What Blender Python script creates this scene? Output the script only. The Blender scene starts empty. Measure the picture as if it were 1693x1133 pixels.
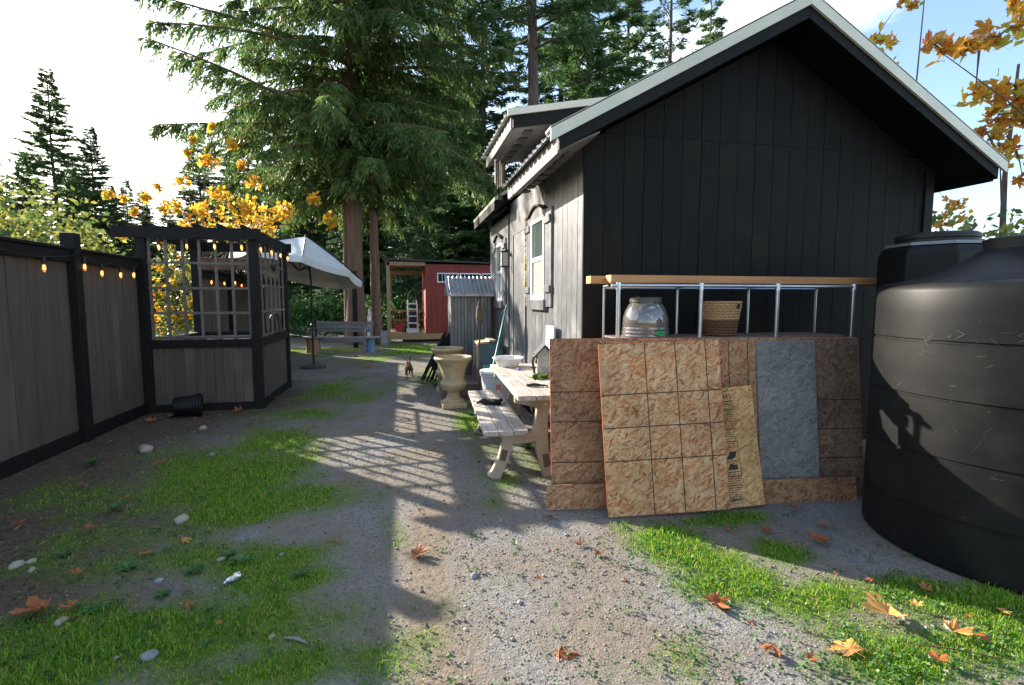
import bpy, bmesh, math, random
import numpy as np
from mathutils import Vector, Matrix, Euler
random.seed(7); rng = np.random.default_rng(11)
S = bpy.context.scene
COL = S.collection
R = math.radians
# ------------------------------------------------------------------ camera, sky, sun, exposure
W0, H0, F, CX, CY, HC = 1693., 1133., 830., 846.5, 566.5, 1.5
YAW, PIT = R(12.3), math.atan(71 / 830.)
cam = bpy.data.objects.new('camera', bpy.data.cameras.new('camera')); COL.objects.link(cam)
cam.location = (0, 0, HC); cam.rotation_euler = (R(90) - PIT, 0, -YAW)
cam.data.sensor_width = 36; cam.data.lens = F / W0 * 36; cam.data.clip_start = 0.05; cam.data.clip_end = 2000
S.camera = cam
SUN = Vector((-1.0, 1.1, 0.634)).normalized()
sun_el = math.asin(SUN.z); sun_az = math.atan2(SUN.x, SUN.y)
world = bpy.data.worlds.new("World"); S.world = world; world.use_nodes = True
wn = world.node_tree; wn.nodes.clear()
def wnode(t, **k):
    n = wn.nodes.new(t)
    for a, b in k.items(): setattr(n, a, b)
    return n
sky = wnode('ShaderNodeTexSky', sky_type='NISHITA', sun_disc=False, sun_elevation=sun_el, sun_rotation=sun_az, dust_density=1.0, air_density=1.0, ozone_density=1.6)
tc = wnode('ShaderNodeTexCoord')
mp = wnode('ShaderNodeMapping'); mp.inputs['Scale'].default_value = (1.0, 1.0, 2.4)
cn = wnode('ShaderNodeTexNoise'); cn.inputs['Scale'].default_value = 1.7; cn.inputs['Detail'].default_value = 7; cn.inputs['Roughness'].default_value = 0.55
cr = wnode('ShaderNodeValToRGB'); cr.color_ramp.elements[0].position = 0.53; cr.color_ramp.elements[1].position = 0.76
mx = wnode('ShaderNodeMix', data_type='RGBA'); mx.inputs[7].default_value = (8.5, 8.8, 9.2, 1)
bg = wnode('ShaderNodeBackground'); bg.inputs['Strength'].default_value = 0.125
wo = wnode('ShaderNodeOutputWorld')
L = wn.links.new
L(tc.outputs['Generated'], mp.inputs['Vector']); L(mp.outputs[0], cn.inputs['Vector']); L(cn.outputs['Fac'], cr.inputs['Fac'])
L(cr.outputs['Color'], mx.inputs[0]); L(sky.outputs[0], mx.inputs[6]); L(mx.outputs[2], bg.inputs['Color']); L(bg.outputs[0], wo.inputs['Surface'])
sd = bpy.data.lights.new('sun', 'SUN'); sd.energy = 5.0; sd.angle = R(0.45); sd.color = (1, 0.915, 0.78)
so = bpy.data.objects.new('sun', sd); COL.objects.link(so); so.rotation_euler = SUN.to_track_quat('Z', 'Y').to_euler(); so.location = (-20, 22, 14)
S.view_settings.view_transform = 'Standard'; S.view_settings.look = 'None'; S.view_settings.gamma = 1; S.view_settings.exposure = 1.62
S.view_settings.use_curve_mapping = False
# pixel -> direction helpers (distance always from ground / known plane)
FW = Vector((math.sin(YAW) * math.cos(PIT), math.cos(YAW) * math.cos(PIT), -math.sin(PIT)))
RT = Vector((math.cos(YAW), -math.sin(YAW), 0)); UP = RT.cross(FW); C0 = Vector((0, 0, HC))
def ray(px, py): return FW + RT * ((px - CX) / F) + UP * ((CY - py) / F)
def G(px, py, z=0.0): d = ray(px, py); return C0 + d * ((z - HC) / d.z)
def PX(px, py, X): d = ray(px, py); return C0 + d * (X / d.x)
def PY(px, py, Y): d = ray(px, py); return C0 + d * (Y / d.y)
# ------------------------------------------------------------------ materials
M = {}
def nt(name):
    m = bpy.data.materials.new(name); m.use_nodes = True; M[name] = m
    t = m.node_tree; b = t.nodes['Principled BSDF']; return m, t, b
def mat(name, c1, c2=None, rough=0.7, scale=(8, 8, 8), detail=5, lo=.35, hi=.65, bump=0.0, bdist=.01, metal=0, c3=None, c3s=2.0, c3t=(.55, .7), spec=.5, coat=0, obj=True):
    m, t, b = nt(name); N = t.nodes; Lk = t.links.new
    b.inputs['Roughness'].default_value = rough; b.inputs['Metallic'].default_value = metal
    b.inputs['Specular IOR Level'].default_value = spec; b.inputs['Coat Weight'].default_value = coat
    c2 = c2 or tuple(x * .75 for x in c1)
    co = N.new('ShaderNodeTexCoord'); mp = N.new('ShaderNodeMapping'); mp.inputs['Scale'].default_value = scale
    oi = N.new('ShaderNodeObjectInfo'); cmb = N.new('ShaderNodeVectorMath'); cmb.operation = 'SCALE'; cmb.inputs[0].default_value = (13, 7, 19)
    Lk(oi.outputs['Random'], cmb.inputs['Scale']); ad = N.new('ShaderNodeVectorMath'); Lk(co.outputs['Object'], ad.inputs[0]); Lk(cmb.outputs[0], ad.inputs[1])
    Lk(ad.outputs[0], mp.inputs['Vector'])
    no = N.new('ShaderNodeTexNoise'); no.inputs['Scale'].default_value = 1; no.inputs['Detail'].default_value = detail; no.inputs['Roughness'].default_value = .6
    Lk(mp.outputs[0], no.inputs['Vector'])
    rp = N.new('ShaderNodeValToRGB'); rp.color_ramp.elements[0].position = lo; rp.color_ramp.elements[1].position = hi
    rp.color_ramp.elements[0].color = (*c1, 1); rp.color_ramp.elements[1].color = (*c2, 1)
    Lk(no.outputs['Fac'], rp.inputs['Fac']); out = rp.outputs[0]
    if c3:
        n2 = N.new('ShaderNodeTexNoise'); n2.inputs['Scale'].default_value = c3s; n2.inputs['Detail'].default_value = 6; Lk(ad.outputs[0], n2.inputs['Vector'])
        r2 = N.new('ShaderNodeValToRGB'); r2.color_ramp.elements[0].position = c3t[0]; r2.color_ramp.elements[1].position = c3t[1]; Lk(n2.outputs['Fac'], r2.inputs['Fac'])
        mm = N.new('ShaderNodeMix'); mm.data_type = 'RGBA'; Lk(r2.outputs[0], mm.inputs[0]); Lk(out, mm.inputs[6]); mm.inputs[7].default_value = (*c3, 1); out = mm.outputs[2]
    # small per-object value shift
    hs = N.new('ShaderNodeHueSaturation'); mr = N.new('ShaderNodeMapRange'); mr.inputs[3].default_value = .9; mr.inputs[4].default_value = 1.1
    Lk(oi.outputs['Random'], mr.inputs[0]); Lk(mr.outputs[0], hs.inputs['Value']); Lk(out, hs.inputs['Color']); Lk(hs.outputs[0], b.inputs['Base Color'])
    if bump:
        bp = N.new('ShaderNodeBump'); bp.inputs['Strength'].default_value = bump; bp.inputs['Distance'].default_value = bdist
        Lk(no.outputs['Fac'], bp.inputs['Height']); Lk(bp.outputs[0], b.inputs['Normal'])
    return m
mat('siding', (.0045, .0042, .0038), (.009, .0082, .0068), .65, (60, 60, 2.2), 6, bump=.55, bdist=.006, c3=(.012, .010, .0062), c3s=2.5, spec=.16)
mat('siding_sunlit', (.16, .16, .168), (.075, .075, .08), .36, (50, 50, 9), 6, bump=.8, bdist=.006, c3=(.23, .23, .235), c3s=3, spec=.8)  # same black paint made pale: the side wall's sunlit sheen is in the colour
mat('black_trim', (.006, .0058, .0055), (.011, .010, .0095), .6, (30, 30, 3), bump=.3, spec=.15)
mat('white_vinyl', (.75, .75, .73), (.68, .67, .64), .35)
mat('soffit', (.21, .19, .17), (.14, .125, .115), .7, (30, 3, 30), bump=.2)
mat('stamp', (.06, .06, .065), None, .8)
mat('metal_roof', (.50, .51, .52), (.42, .43, .44), .36, (4, 4, 4), metal=.35, c3=(.25, .24, .22), c3s=3)
mat('rake_metal', (.66, .61, .47), (.58, .54, .42), .33, (5, 5, 5), metal=.05)
mat('fence_board', (.10, .075, .056), (.066, .05, .038), .8, (28, 28, 1.6), bump=.4, bdist=.004, c3=(.125, .095, .07), c3s=1.2)
mat('black_wood', (.008, .0072, .007), (.014, .012, .0115), .6, (24, 24, 3), bump=.35, bdist=.004, spec=.18)
mat('trellis', (.15, .125, .105), (.10, .085, .072), .7, (20, 20, 20))
mat('raw_wood', (.42, .26, .13), (.33, .19, .09), .65, (3, 30, 30), bump=.2, bdist=.003)
mat('post_wood', (.36, .25, .14), (.26, .17, .09), .7, (30, 30, 3), bump=.2)
mat('lumber', (.52, .25, .09), (.40, .17, .055), .6, (2.0, 30, 30), bump=.15, bdist=.003)
mat('deck_wood', (.22, .15, .12), (.15, .10, .08), .75, (25, 3, 25), bump=.25)
mat('grey_wood', (.46, .42, .36), (.27, .235, .20), .8, (40, 2.2, 40), bump=.5, bdist=.004, c3=(.55, .50, .43), c3s=4)
mat('bench_wood', (.25, .23, .22), (.15, .14, .13), .8, (2.2, 40, 40), bump=.4, bdist=.004)
mat('resin', (.42, .34, .25), (.36, .29, .21), .45, (6, 6, 6), c3=(.30, .24, .17), c3s=6)
mat('resin_shade', (.12, .08, .05), None, .6)
mat('urn_stone', (.50, .38, .22), (.42, .31, .17), .7, (12, 12, 12), bump=.25, bdist=.004, c3=(.33, .26, .17), c3s=5)
mat('soil', (.03, .022, .016), None, .95, bump=.6)
mat('red_siding', (.24, .032, .018), (.19, .024, .014), .65, (40, 40, 2), bump=.25)
mat('osb_ceiling', (.45, .27, .12), (.32, .18, .08), .8, (14, 30, 14))
mat('grey_metal', (.20, .205, .21), (.16, .165, .17), .45, (5, 5, 3), metal=.35, c3=(.13, .12, .11), c3s=2)
mat('tin_roof', (.42, .43, .44), (.33, .34, .35), .4, (5, 5, 5), metal=.5, c3=(.33, .17, .09), c3s=7, c3t=(.56, .66))
mat('plastic_black', (.0045, .0045, .005), (.008, .008, .0082), .5, (3, 3, 9), bump=.05, bdist=.01, c3=(.020, .018, .016), c3s=2.6, c3t=(.5, .8), spec=.22)
mat('rubber', (.008, .008, .008), None, .6)
mat('scratch', (.09, .09, .09), (.04, .04, .04), .6, (40, 40, 40))
mat('mud', (.13, .085, .05), (.08, .055, .035), .9)
mat('galv', (.55, .57, .60), (.42, .44, .47), .3, (15, 15, 15), metal=.85)
mat('alu', (.62, .63, .65), (.5, .51, .53), .35, (15, 15, 15), metal=.6)
mat('glaze', (.16, .145, .13), (.07, .065, .06), .06, (3, 3, 1.5), c3=(.26, .25, .25), c3s=6, coat=1, spec=.8)
mat('glaze_rim', (.055, .045, .038), None, .35)
mat('sticker_green', (.02, .27, .08), (.015, .22, .06), .4)
mat('sticker_red', (.65, .10, .09), (.6, .25, .22), .5, (50, 50, 50))
mat('wicker_light', (.48, .31, .14), (.32, .19, .08), .65, (60, 60, 90), bump=.5)
mat('wicker_dark', (.18, .08, .032), (.11, .045, .018), .65, (60, 60, 90), bump=.5)
mat('bag_black', (.01, .01, .012), None, .2, (14, 14, 14), bump=.8, bdist=.02)
mat('white_plastic', (.72, .72, .71), (.66, .66, .65), .4)
mat('bin_grey', (.50, .50, .51), (.44, .44, .45), .5, (4, 4, 4))
mat('teal', (.01, .24, .22), None, .4)
mat('teal_grey', (.13, .19, .19), (.10, .15, .15), .7, (10, 10, 10))
mat('tan_trim', (.52, .42, .28), (.42, .33, .2), .7)
mat('blue_paint', (.13, .22, .33), (.10, .17, .26), .6)
mat('terracotta', (.36, .19, .10), (.29, .15, .08), .75)
mat('slate', (.06, .06, .065), None, .8)
mat('canvas', (.62, .60, .56), (.55, .53, .49), .85, (5, 5, 5))
mat('iron', (.02, .018, .017), None, .5, metal=.4)
mat('rust', (.12, .055, .03), (.07, .035, .02), .8)
mat('bamboo', (.10, .075, .05), (.06, .045, .03), .7, (40, 40, 10))
mat('cloth_black', (.012, .012, .014), None, .9, (30, 30, 30), bump=.5)
mat('cloth_green', (.28, .40, .04), (.02, .02, .02), .9, (18, 40, 18), lo=.45, hi=.52)
mat('purple', (.14, .05, .42), None, .5)
mat('foam', (.52, .36, .12), (.42, .28, .08), .8, (30, 30, 30), bump=.5)
mat('bark_cedar', (.20, .115, .075), (.10, .058, .04), .9, (22, 22, 1.3), bump=.9, bdist=.04)
mat('bark_fir', (.14, .10, .08), (.07, .05, .04), .9, (14, 14, 2.2), bump=.9, bdist=.04)
mat('twig', (.09, .06, .045), (.13, .10, .08), .85)
mat('stone_grey', (.26, .27, .28), (.18, .185, .19), .8, (16, 16, 16), bump=.3)
mat('stone_tan', (.36, .30, .23), (.28, .23, .18), .8, (16, 16, 16), bump=.3)
mat('fur', (.20, .10, .04), (.045, .025, .014), .85, (26, 26, 26), bump=.5, lo=.42, hi=.6)
mat('foil', (.8, .8, .82), None, .25, (40, 40, 40), metal=.8, bump=.6)
mat('red_plastic', (.35, .015, .015), None, .4)
mat('marker', (.75, .72, .70), (.70, .28, .12), .6, (1, 1, 6), lo=.5, hi=.56)
mat('ink', (.012, .012, .010), (.05, .04, .03), .8, (60, 60, 60))
mat('osb_edge', (.42, .11, .04), None, .8)
mat('rock_litter', (.1, .08, .06), None, .9)
def glass(name, c, rough=.04):
    m, t, b = nt(name); b.inputs['Base Color'].default_value = (*c, 1); b.inputs['Roughness'].default_value = rough; b.inputs['Specular IOR Level'].default_value = .9; b.inputs['Coat Weight'].default_value = .6
glass('pane_dark', (.018, .022, .024)); glass('pane_reflection', (.07, .10, .085)); glass('blind', (.44, .40, .36), .25)  # greenish reflection of the upper cabin panes is put into their colour
m, t, b = nt('clear_glass'); b.inputs['Transmission Weight'].default_value = 1; b.inputs['Roughness'].default_value = .03; b.inputs['Base Color'].default_value = (.9, .9, .88, 1)
m, t, b = nt('filament'); b.inputs['Emission Color'].default_value = (1, .42, .10, 1); b.inputs['Emission Strength'].default_value = 3
m, t, b = nt('bulb_glass'); b.inputs['Base Color'].default_value = (.75, .5, .22, 1); b.inputs['Roughness'].default_value = .08; b.inputs['Transmission Weight'].default_value = .8
b.inputs['Emission Color'].default_value = (1, .5, .14, 1); b.inputs['Emission Strength'].default_value = .05
def leafmat(name, cols, trans=.35, rough=.5, island=True):
    m, t, b = nt(name); N = t.nodes; Lk = t.links.new
    if island: g = N.new('ShaderNodeNewGeometry'); src = g.outputs['Random Per Island']
    else: g = N.new('ShaderNodeObjectInfo'); src = g.outputs['Random']
    rp = N.new('ShaderNodeValToRGB'); cr_ = rp.color_ramp
    while len(cr_.elements) < len(cols): cr_.elements.new(.5)
    for i, c in enumerate(cols): cr_.elements[i].position = i / max(1, len(cols) - 1); cr_.elements[i].color = (*c, 1)
    Lk(src, rp.inputs[0]); col = rp.outputs[0]
    if not island:
        co = N.new('ShaderNodeTexCoord'); no = N.new('ShaderNodeTexNoise'); no.inputs['Scale'].default_value = 14; no.inputs['Detail'].default_value = 4; Lk(co.outputs['Object'], no.inputs['Vector'])
        mr = N.new('ShaderNodeMapRange'); mr.inputs[1].default_value = .3; mr.inputs[2].default_value = .7; mr.inputs[3].default_value = .6; mr.inputs[4].default_value = 1.25; Lk(no.outputs['Fac'], mr.inputs[0])
        hs = N.new('ShaderNodeHueSaturation'); Lk(mr.outputs[0], hs.inputs['Value']); Lk(col, hs.inputs['Color']); col = hs.outputs[0]
    Lk(col, b.inputs['Base Color']); b.inputs['Roughness'].default_value = rough; b.inputs['Specular IOR Level'].default_value = .35
    tr = N.new('ShaderNodeBsdfTranslucent'); Lk(col, tr.inputs['Color']); ms = N.new('ShaderNodeMixShader'); ms.inputs[0].default_value = trans
    Lk(b.outputs[0], ms.inputs[1]); Lk(tr.outputs[0], ms.inputs[2]); Lk(ms.outputs[0], N['Material Output'].inputs['Surface'])
leafmat('cedar_leaf', [(.035, .095, .026), (.06, .135, .034), (.095, .175, .042), (.16, .23, .06), (.11, .18, .05), (.20, .13, .04)], .48)
leafmat('fir_leaf', [(.042, .092, .030), (.07, .14, .042), (.12, .195, .055)], .45)
leafmat('young_leaf', [(.045, .10, .04), (.08, .15, .06), (.12, .19, .08)], .3)
leafmat('bush_leaf', [(.07, .12, .03), (.13, .18, .045), (.24, .26, .06), (.30, .27, .05)], .45)
leafmat('maple_gold', [(.74, .38, .03), (.76, .50, .05), (.70, .28, .03), (.62, .52, .06)], .6, .5, False)
leafmat('maple_gold_mass', [(.72, .36, .03), (.74, .50, .05), (.66, .26, .03), (.45, .44, .06), (.30, .36, .06)], .6)
leafmat('maple_orange', [(.76, .42, .05), (.72, .32, .04), (.52, .17, .04), (.78, .56, .08), (.60, .56, .10), (.40, .13, .05)], .62, .5, False)
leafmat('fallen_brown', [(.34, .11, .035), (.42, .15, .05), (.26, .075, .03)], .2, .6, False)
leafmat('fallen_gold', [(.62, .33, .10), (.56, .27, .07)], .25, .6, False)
leafmat('grass_blade', [(.045, .19, .006), (.08, .28, .010), (.15, .38, .014), (.24, .44, .025), (.36, .44, .06), (.42, .36, .12)], .45, .55)
leafmat('weed_leaf', [(.035, .10, .025), (.06, .16, .035), (.09, .19, .05)], .3)
leafmat('pebble', [(.14, .138, .135), (.21, .205, .198), (.30, .29, .275), (.21, .175, .14), (.11, .105, .10)], 0, .85)
leafmat('chip', [(.10, .06, .035), (.17, .11, .06), (.06, .038, .025), (.24, .17, .10)], 0, .9)
# OSB: flakes from stretched voronoi cells in several orientations
def osb(name, cols, dark=1.0):
    m, t, b = nt(name); N = t.nodes; Lk = t.links.new; b.inputs['Roughness'].default_value = .75
    co = N.new('ShaderNodeTexCoord'); oi = N.new('ShaderNodeObjectInfo'); sc = N.new('ShaderNodeVectorMath'); sc.operation = 'SCALE'; sc.inputs[0].default_value = (17, 11, 5); Lk(oi.outputs['Random'], sc.inputs['Scale'])
    ad = N.new('ShaderNodeVectorMath'); Lk(co.outputs['Object'], ad.inputs[0]); Lk(sc.outputs[0], ad.inputs[1])
    prev = None; hprev = None
    for i, (ang, sx, sy) in enumerate([(10, 15, 75), (-35, 15, 70), (70, 16, 66), (30, 20, 110)]):
        mp_ = N.new('ShaderNodeMapping'); mp_.vector_type = 'POINT'
        mp0 = N.new('ShaderNodeMapping'); mp0.inputs['Rotation'].default_value = (0, R(ang), 0); Lk(ad.outputs[0], mp0.inputs['Vector'])
        mp_.inputs['Scale'].default_value = (sx, .01, sy); mp_.inputs['Location'].default_value = (i * 3.3, 0, i * 1.7); Lk(mp0.outputs[0], mp_.inputs['Vector'])
        v = N.new('ShaderNodeTexVoronoi'); v.inputs['Scale'].default_value = 1; v.inputs['Randomness'].default_value = 1; Lk(mp_.outputs[0], v.inputs['Vector'])
        sp = N.new('ShaderNodeSeparateColor'); Lk(v.outputs['Color'], sp.inputs[0])
        rp = N.new('ShaderNodeValToRGB'); rp.color_ramp.interpolation = 'LINEAR'
        while len(rp.color_ramp.elements) < len(cols): rp.color_ramp.elements.new(.5)
        for k, c in enumerate(cols): rp.color_ramp.elements[k].position = k / (len(cols) - 1); rp.color_ramp.elements[k].color = (*[x * dark for x in c], 1)
        Lk(sp.outputs[0], rp.inputs[0])
        if prev is None: prev = rp.outputs[0]; hprev = sp.outputs[1]
        else:
            gt = N.new('ShaderNodeMath'); gt.operation = 'GREATER_THAN'; gt.inputs[1].default_value = [.0, .55, .66, .74][i]; Lk(sp.outputs[1], gt.inputs[0])
            mm = N.new('ShaderNodeMix'); mm.data_type = 'RGBA'; Lk(gt.outputs[0], mm.inputs[0]); Lk(prev, mm.inputs[6]); Lk(rp.outputs[0], mm.inputs[7]); prev = mm.outputs[2]
            mh = N.new('ShaderNodeMix'); mh.data_type = 'FLOAT'; Lk(gt.outputs[0], mh.inputs[0]); Lk(hprev, mh.inputs[2]); Lk(sp.outputs[2], mh.inputs[3]); hprev = mh.outputs[0]
    n2 = N.new('ShaderNodeTexNoise'); n2.inputs['Scale'].default_value = 2.5; n2.inputs['Detail'].default_value = 5; Lk(ad.outputs[0], n2.inputs['Vector'])
    mr = N.new('ShaderNodeMapRange'); mr.inputs[1].default_value = .3; mr.inputs[2].default_value = .7; mr.inputs[3].default_value = .72; mr.inputs[4].default_value = 1.15; Lk(n2.outputs['Fac'], mr.inputs[0])
    hs = N.new('ShaderNodeHueSaturation'); Lk(mr.outputs[0], hs.inputs['Value']); Lk(prev, hs.inputs['Color']); Lk(hs.outputs[0], b.inputs['Base Color'])
    bp = N.new('ShaderNodeBump'); bp.inputs['Strength'].default_value = .35; bp.inputs['Distance'].default_value = .003; Lk(hprev, bp.inputs['Height']); Lk(bp.outputs[0], b.inputs['Normal'])
osb('osb_tan', [(.28, .085, .025), (.48, .245, .105), (.64, .41, .22), (.54, .29, .135), (.47, .145, .04)])
osb('osb_brown', [(.16, .055, .02), (.30, .155, .07), (.42, .25, .13), (.34, .18, .085), (.27, .085, .03)])
osb('osb_grey', [(.13, .12, .11), (.19, .18, .17), (.27, .255, .24), (.22, .205, .195), (.16, .14, .125)])
osb('osb_dark', [(.10, .055, .035), (.19, .11, .07), (.27, .18, .12), (.22, .13, .08), (.15, .07, .04)])
osb('osb_gold', [(.38, .14, .04), (.54, .29, .11), (.66, .43, .20), (.58, .34, .14), (.46, .19, .06)])
# ------------------------------------------------------------------ mesh helpers
class MB:
    def __init__(s): s.v = []; s.f = []; s.sm = []
    def add(s, vs, fs, smooth=False, T=None):
        n = len(s.v)
        s.v += [tuple(T @ Vector(p)) if T else tuple(p) for p in vs]
        s.f += [tuple(i + n for i in f) for f in fs]; s.sm += [smooth] * len(fs); return s
    def box(s, x0, x1, y0, y1, z0, z1, T=None):
        v = [(x, y, z) for z in (z0, z1) for y in (y0, y1) for x in (x0, x1)]
        return s.add(v, [(0, 2, 3, 1), (4, 5, 7, 6), (0, 1, 5, 4), (2, 6, 7, 3), (0, 4, 6, 2), (1, 3, 7, 5)], False, T)
    def bar(s, a, b, w, h, up=(0, 0, 1)):      # square bar from a to b
        a, b = Vector(a), Vector(b); d = (b - a); l = d.length; d.normalize(); u = Vector(up)
        if abs(d.dot(u)) > .98: u = Vector((1, 0, 0))
        sd_ = d.cross(u).normalized(); u = sd_.cross(d)
        T = Matrix((( d.x, sd_.x, u.x, a.x), (d.y, sd_.y, u.y, a.y), (d.z, sd_.z, u.z, a.z), (0, 0, 0, 1)))
        return s.box(0, l, -w / 2, w / 2, -h / 2, h / 2, T)
    def tube(s, pts, r, n=8, caps=True):
        pts = [Vector(p) for p in pts]; rs = r if isinstance(r, (list, tuple)) else [r] * len(pts); vs = []; fs = []
        ref = None
        for i, p in enumerate(pts):
            d = (pts[min(i + 1, len(pts) - 1)] - pts[max(i - 1, 0)]).normalized()
            if ref is None: ref = Vector((0, 0, 1)) if abs(d.z) < .9 else Vector((1, 0, 0))
            sd_ = d.cross(ref).normalized(); ref = sd_.cross(d).normalized()
            for k in range(n):
                a = 2 * math.pi * k / n; vs.append(p + (sd_ * math.cos(a) + ref * math.sin(a)) * rs[i])
        for i in range(len(pts) - 1):
            for k in range(n):
                k2 = (k + 1) % n; fs.append((i * n + k, i * n + k2, (i + 1) * n + k2, (i + 1) * n + k))
        if caps: fs.append(tuple(range(n - 1, -1, -1))); fs.append(tuple(range((len(pts) - 1) * n, len(pts) * n)))
        return s.add(vs, fs, True)
    def lathe(s, prof, n=28, c=(0, 0, 0), T=None, smooth=True):
        vs = []; fs = []; m_ = len(prof)
        for i in range(n):
            a = 2 * math.pi * i / n
            for (r, z) in prof: vs.append((c[0] + r * math.cos(a), c[1] + r * math.sin(a), c[2] + z))
        for i in range(n):
            j = (i + 1) % n
            for k in range(m_ - 1): fs.append((i * m_ + k, j * m_ + k, j * m_ + k + 1, i * m_ + k + 1))
        return s.add(vs, fs, smooth, T)
    def prism(s, poly, y0, y1, T=None):        # poly in (x,z), extruded along y
        n = len(poly); vs = [(x, y0, z) for x, z in poly] + [(x, y1, z) for x, z in poly]
        fs = [tuple(range(n)), tuple(range(2 * n - 1, n - 1, -1))] + [(i, i + n, (i + 1) % n + n, (i + 1) % n) for i in range(n)]
        return s.add(vs, fs, False, T)
    def ribbon(s, path, y0, y1, T=None):       # (x,z,w) path swept in the xz plane, extruded along y
        Lp, Rp = [], []
        for i, (x, z, w) in enumerate(path):
            a = path[max(i - 1, 0)]; b_ = path[min(i + 1, len(path) - 1)]; dx, dz = b_[0] - a[0], b_[1] - a[1]; l = math.hypot(dx, dz)
            nx, nz = -dz / l, dx / l; Lp.append((x + nx * w / 2, z + nz * w / 2)); Rp.append((x - nx * w / 2, z - nz * w / 2))
        for i in range(len(path) - 1):
            q = [Lp[i], Lp[i + 1], Rp[i + 1], Rp[i]]
            vs = [(x, y0, z) for x, z in q] + [(x, y1, z) for x, z in q]; fs = [(0, 1, 2, 3), (7, 6, 5, 4), (0, 4, 5, 1), (2, 6, 7, 3)]
            if i == 0: fs.append((0, 3, 7, 4))
            if i == len(path) - 2: fs.append((1, 5, 6, 2))
            s.add(vs, fs, False, T)
        return s
    def mesh(s, name):
        me = bpy.data.meshes.new(name); me.from_pydata(s.v, [], s.f); me.polygons.foreach_set('use_smooth', s.sm)
        bm = bmesh.new(); bm.from_mesh(me); bmesh.ops.remove_doubles(bm, verts=bm.verts, dist=1e-5); bmesh.ops.recalc_face_normals(bm, faces=bm.faces); bm.to_mesh(me); bm.free()
        if any(s.sm): me.set_sharp_from_angle(angle=R(38))
        return me
    def build(s, name, mt, parent=None, bev=0, **k): return link(name, s.mesh(name), mt, parent, bev, **k)
def link(name, me, mt, parent=None, bev=0, loc=None, rot=None, scale=None):
    o = bpy.data.objects.new(name, me); COL.objects.link(o)
    if mt and not me.materials: me.materials.append(M[mt])
    if parent: o.parent = parent
    if loc is not None: o.location = loc
    if rot is not None: o.rotation_euler = rot
    if scale is not None: o.scale = scale if hasattr(scale, '__len__') else (scale,) * 3
    if bev: md = o.modifiers.new('bevel', 'BEVEL'); md.width = bev; md.segments = 2; md.limit_method = 'ANGLE'
    return o
def tag(o, label, cat, group=None):
    o['label'] = label; o['category'] = cat
    if group: o['group'] = group
    return o
def thing(name, label, cat, loc=(0, 0, 0), rz=0, group=None):
    o = bpy.data.objects.new(name, None); COL.objects.link(o); o.location = loc; o.rotation_euler = (0, 0, rz); o.empty_display_size = .1
    return tag(o, label, cat, group)
def copy_tree(o, parent=None):
    c = o.copy(); COL.objects.link(c); c.parent = parent
    for ch in list(o.children): copy_tree(ch, c)
    return c
def npmesh(name, verts, faces, nper):          # fast mesh from numpy arrays, all faces with nper corners
    me = bpy.data.meshes.new(name); me.vertices.add(len(verts)); me.vertices.foreach_set('co', np.ascontiguousarray(verts, np.float32).ravel())
    nf = len(faces); me.loops.add(nf * nper); me.loops.foreach_set('vertex_index', np.ascontiguousarray(faces, np.int32).ravel())
    me.polygons.add(nf); me.polygons.foreach_set('loop_start', np.arange(nf, dtype=np.int32) * nper); me.update(calc_edges=True); return me
def unit(a): return a / np.maximum(np.linalg.norm(a, axis=-1, keepdims=True), 1e-9)
def cards(name, c, d, ln, wd):                 # leaf-shaped diamonds: base c, direction d, length, width
    n = len(c); rnd = unit(rng.normal(size=(n, 3))); sdv = unit(np.cross(d, rnd)); ln = np.broadcast_to(ln, n)[:, None]; wd = np.broadcast_to(wd, n)[:, None]
    nrm = np.cross(d, sdv) * ln * .12
    v = np.stack([c, c + d * ln * .45 + sdv * wd * .5 + nrm, c + d * ln, c + d * ln * .45 - sdv * wd * .5 + nrm], 1).reshape(-1, 3)
    return npmesh(name, v, np.arange(4 * n).reshape(n, 4), 4)
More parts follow.
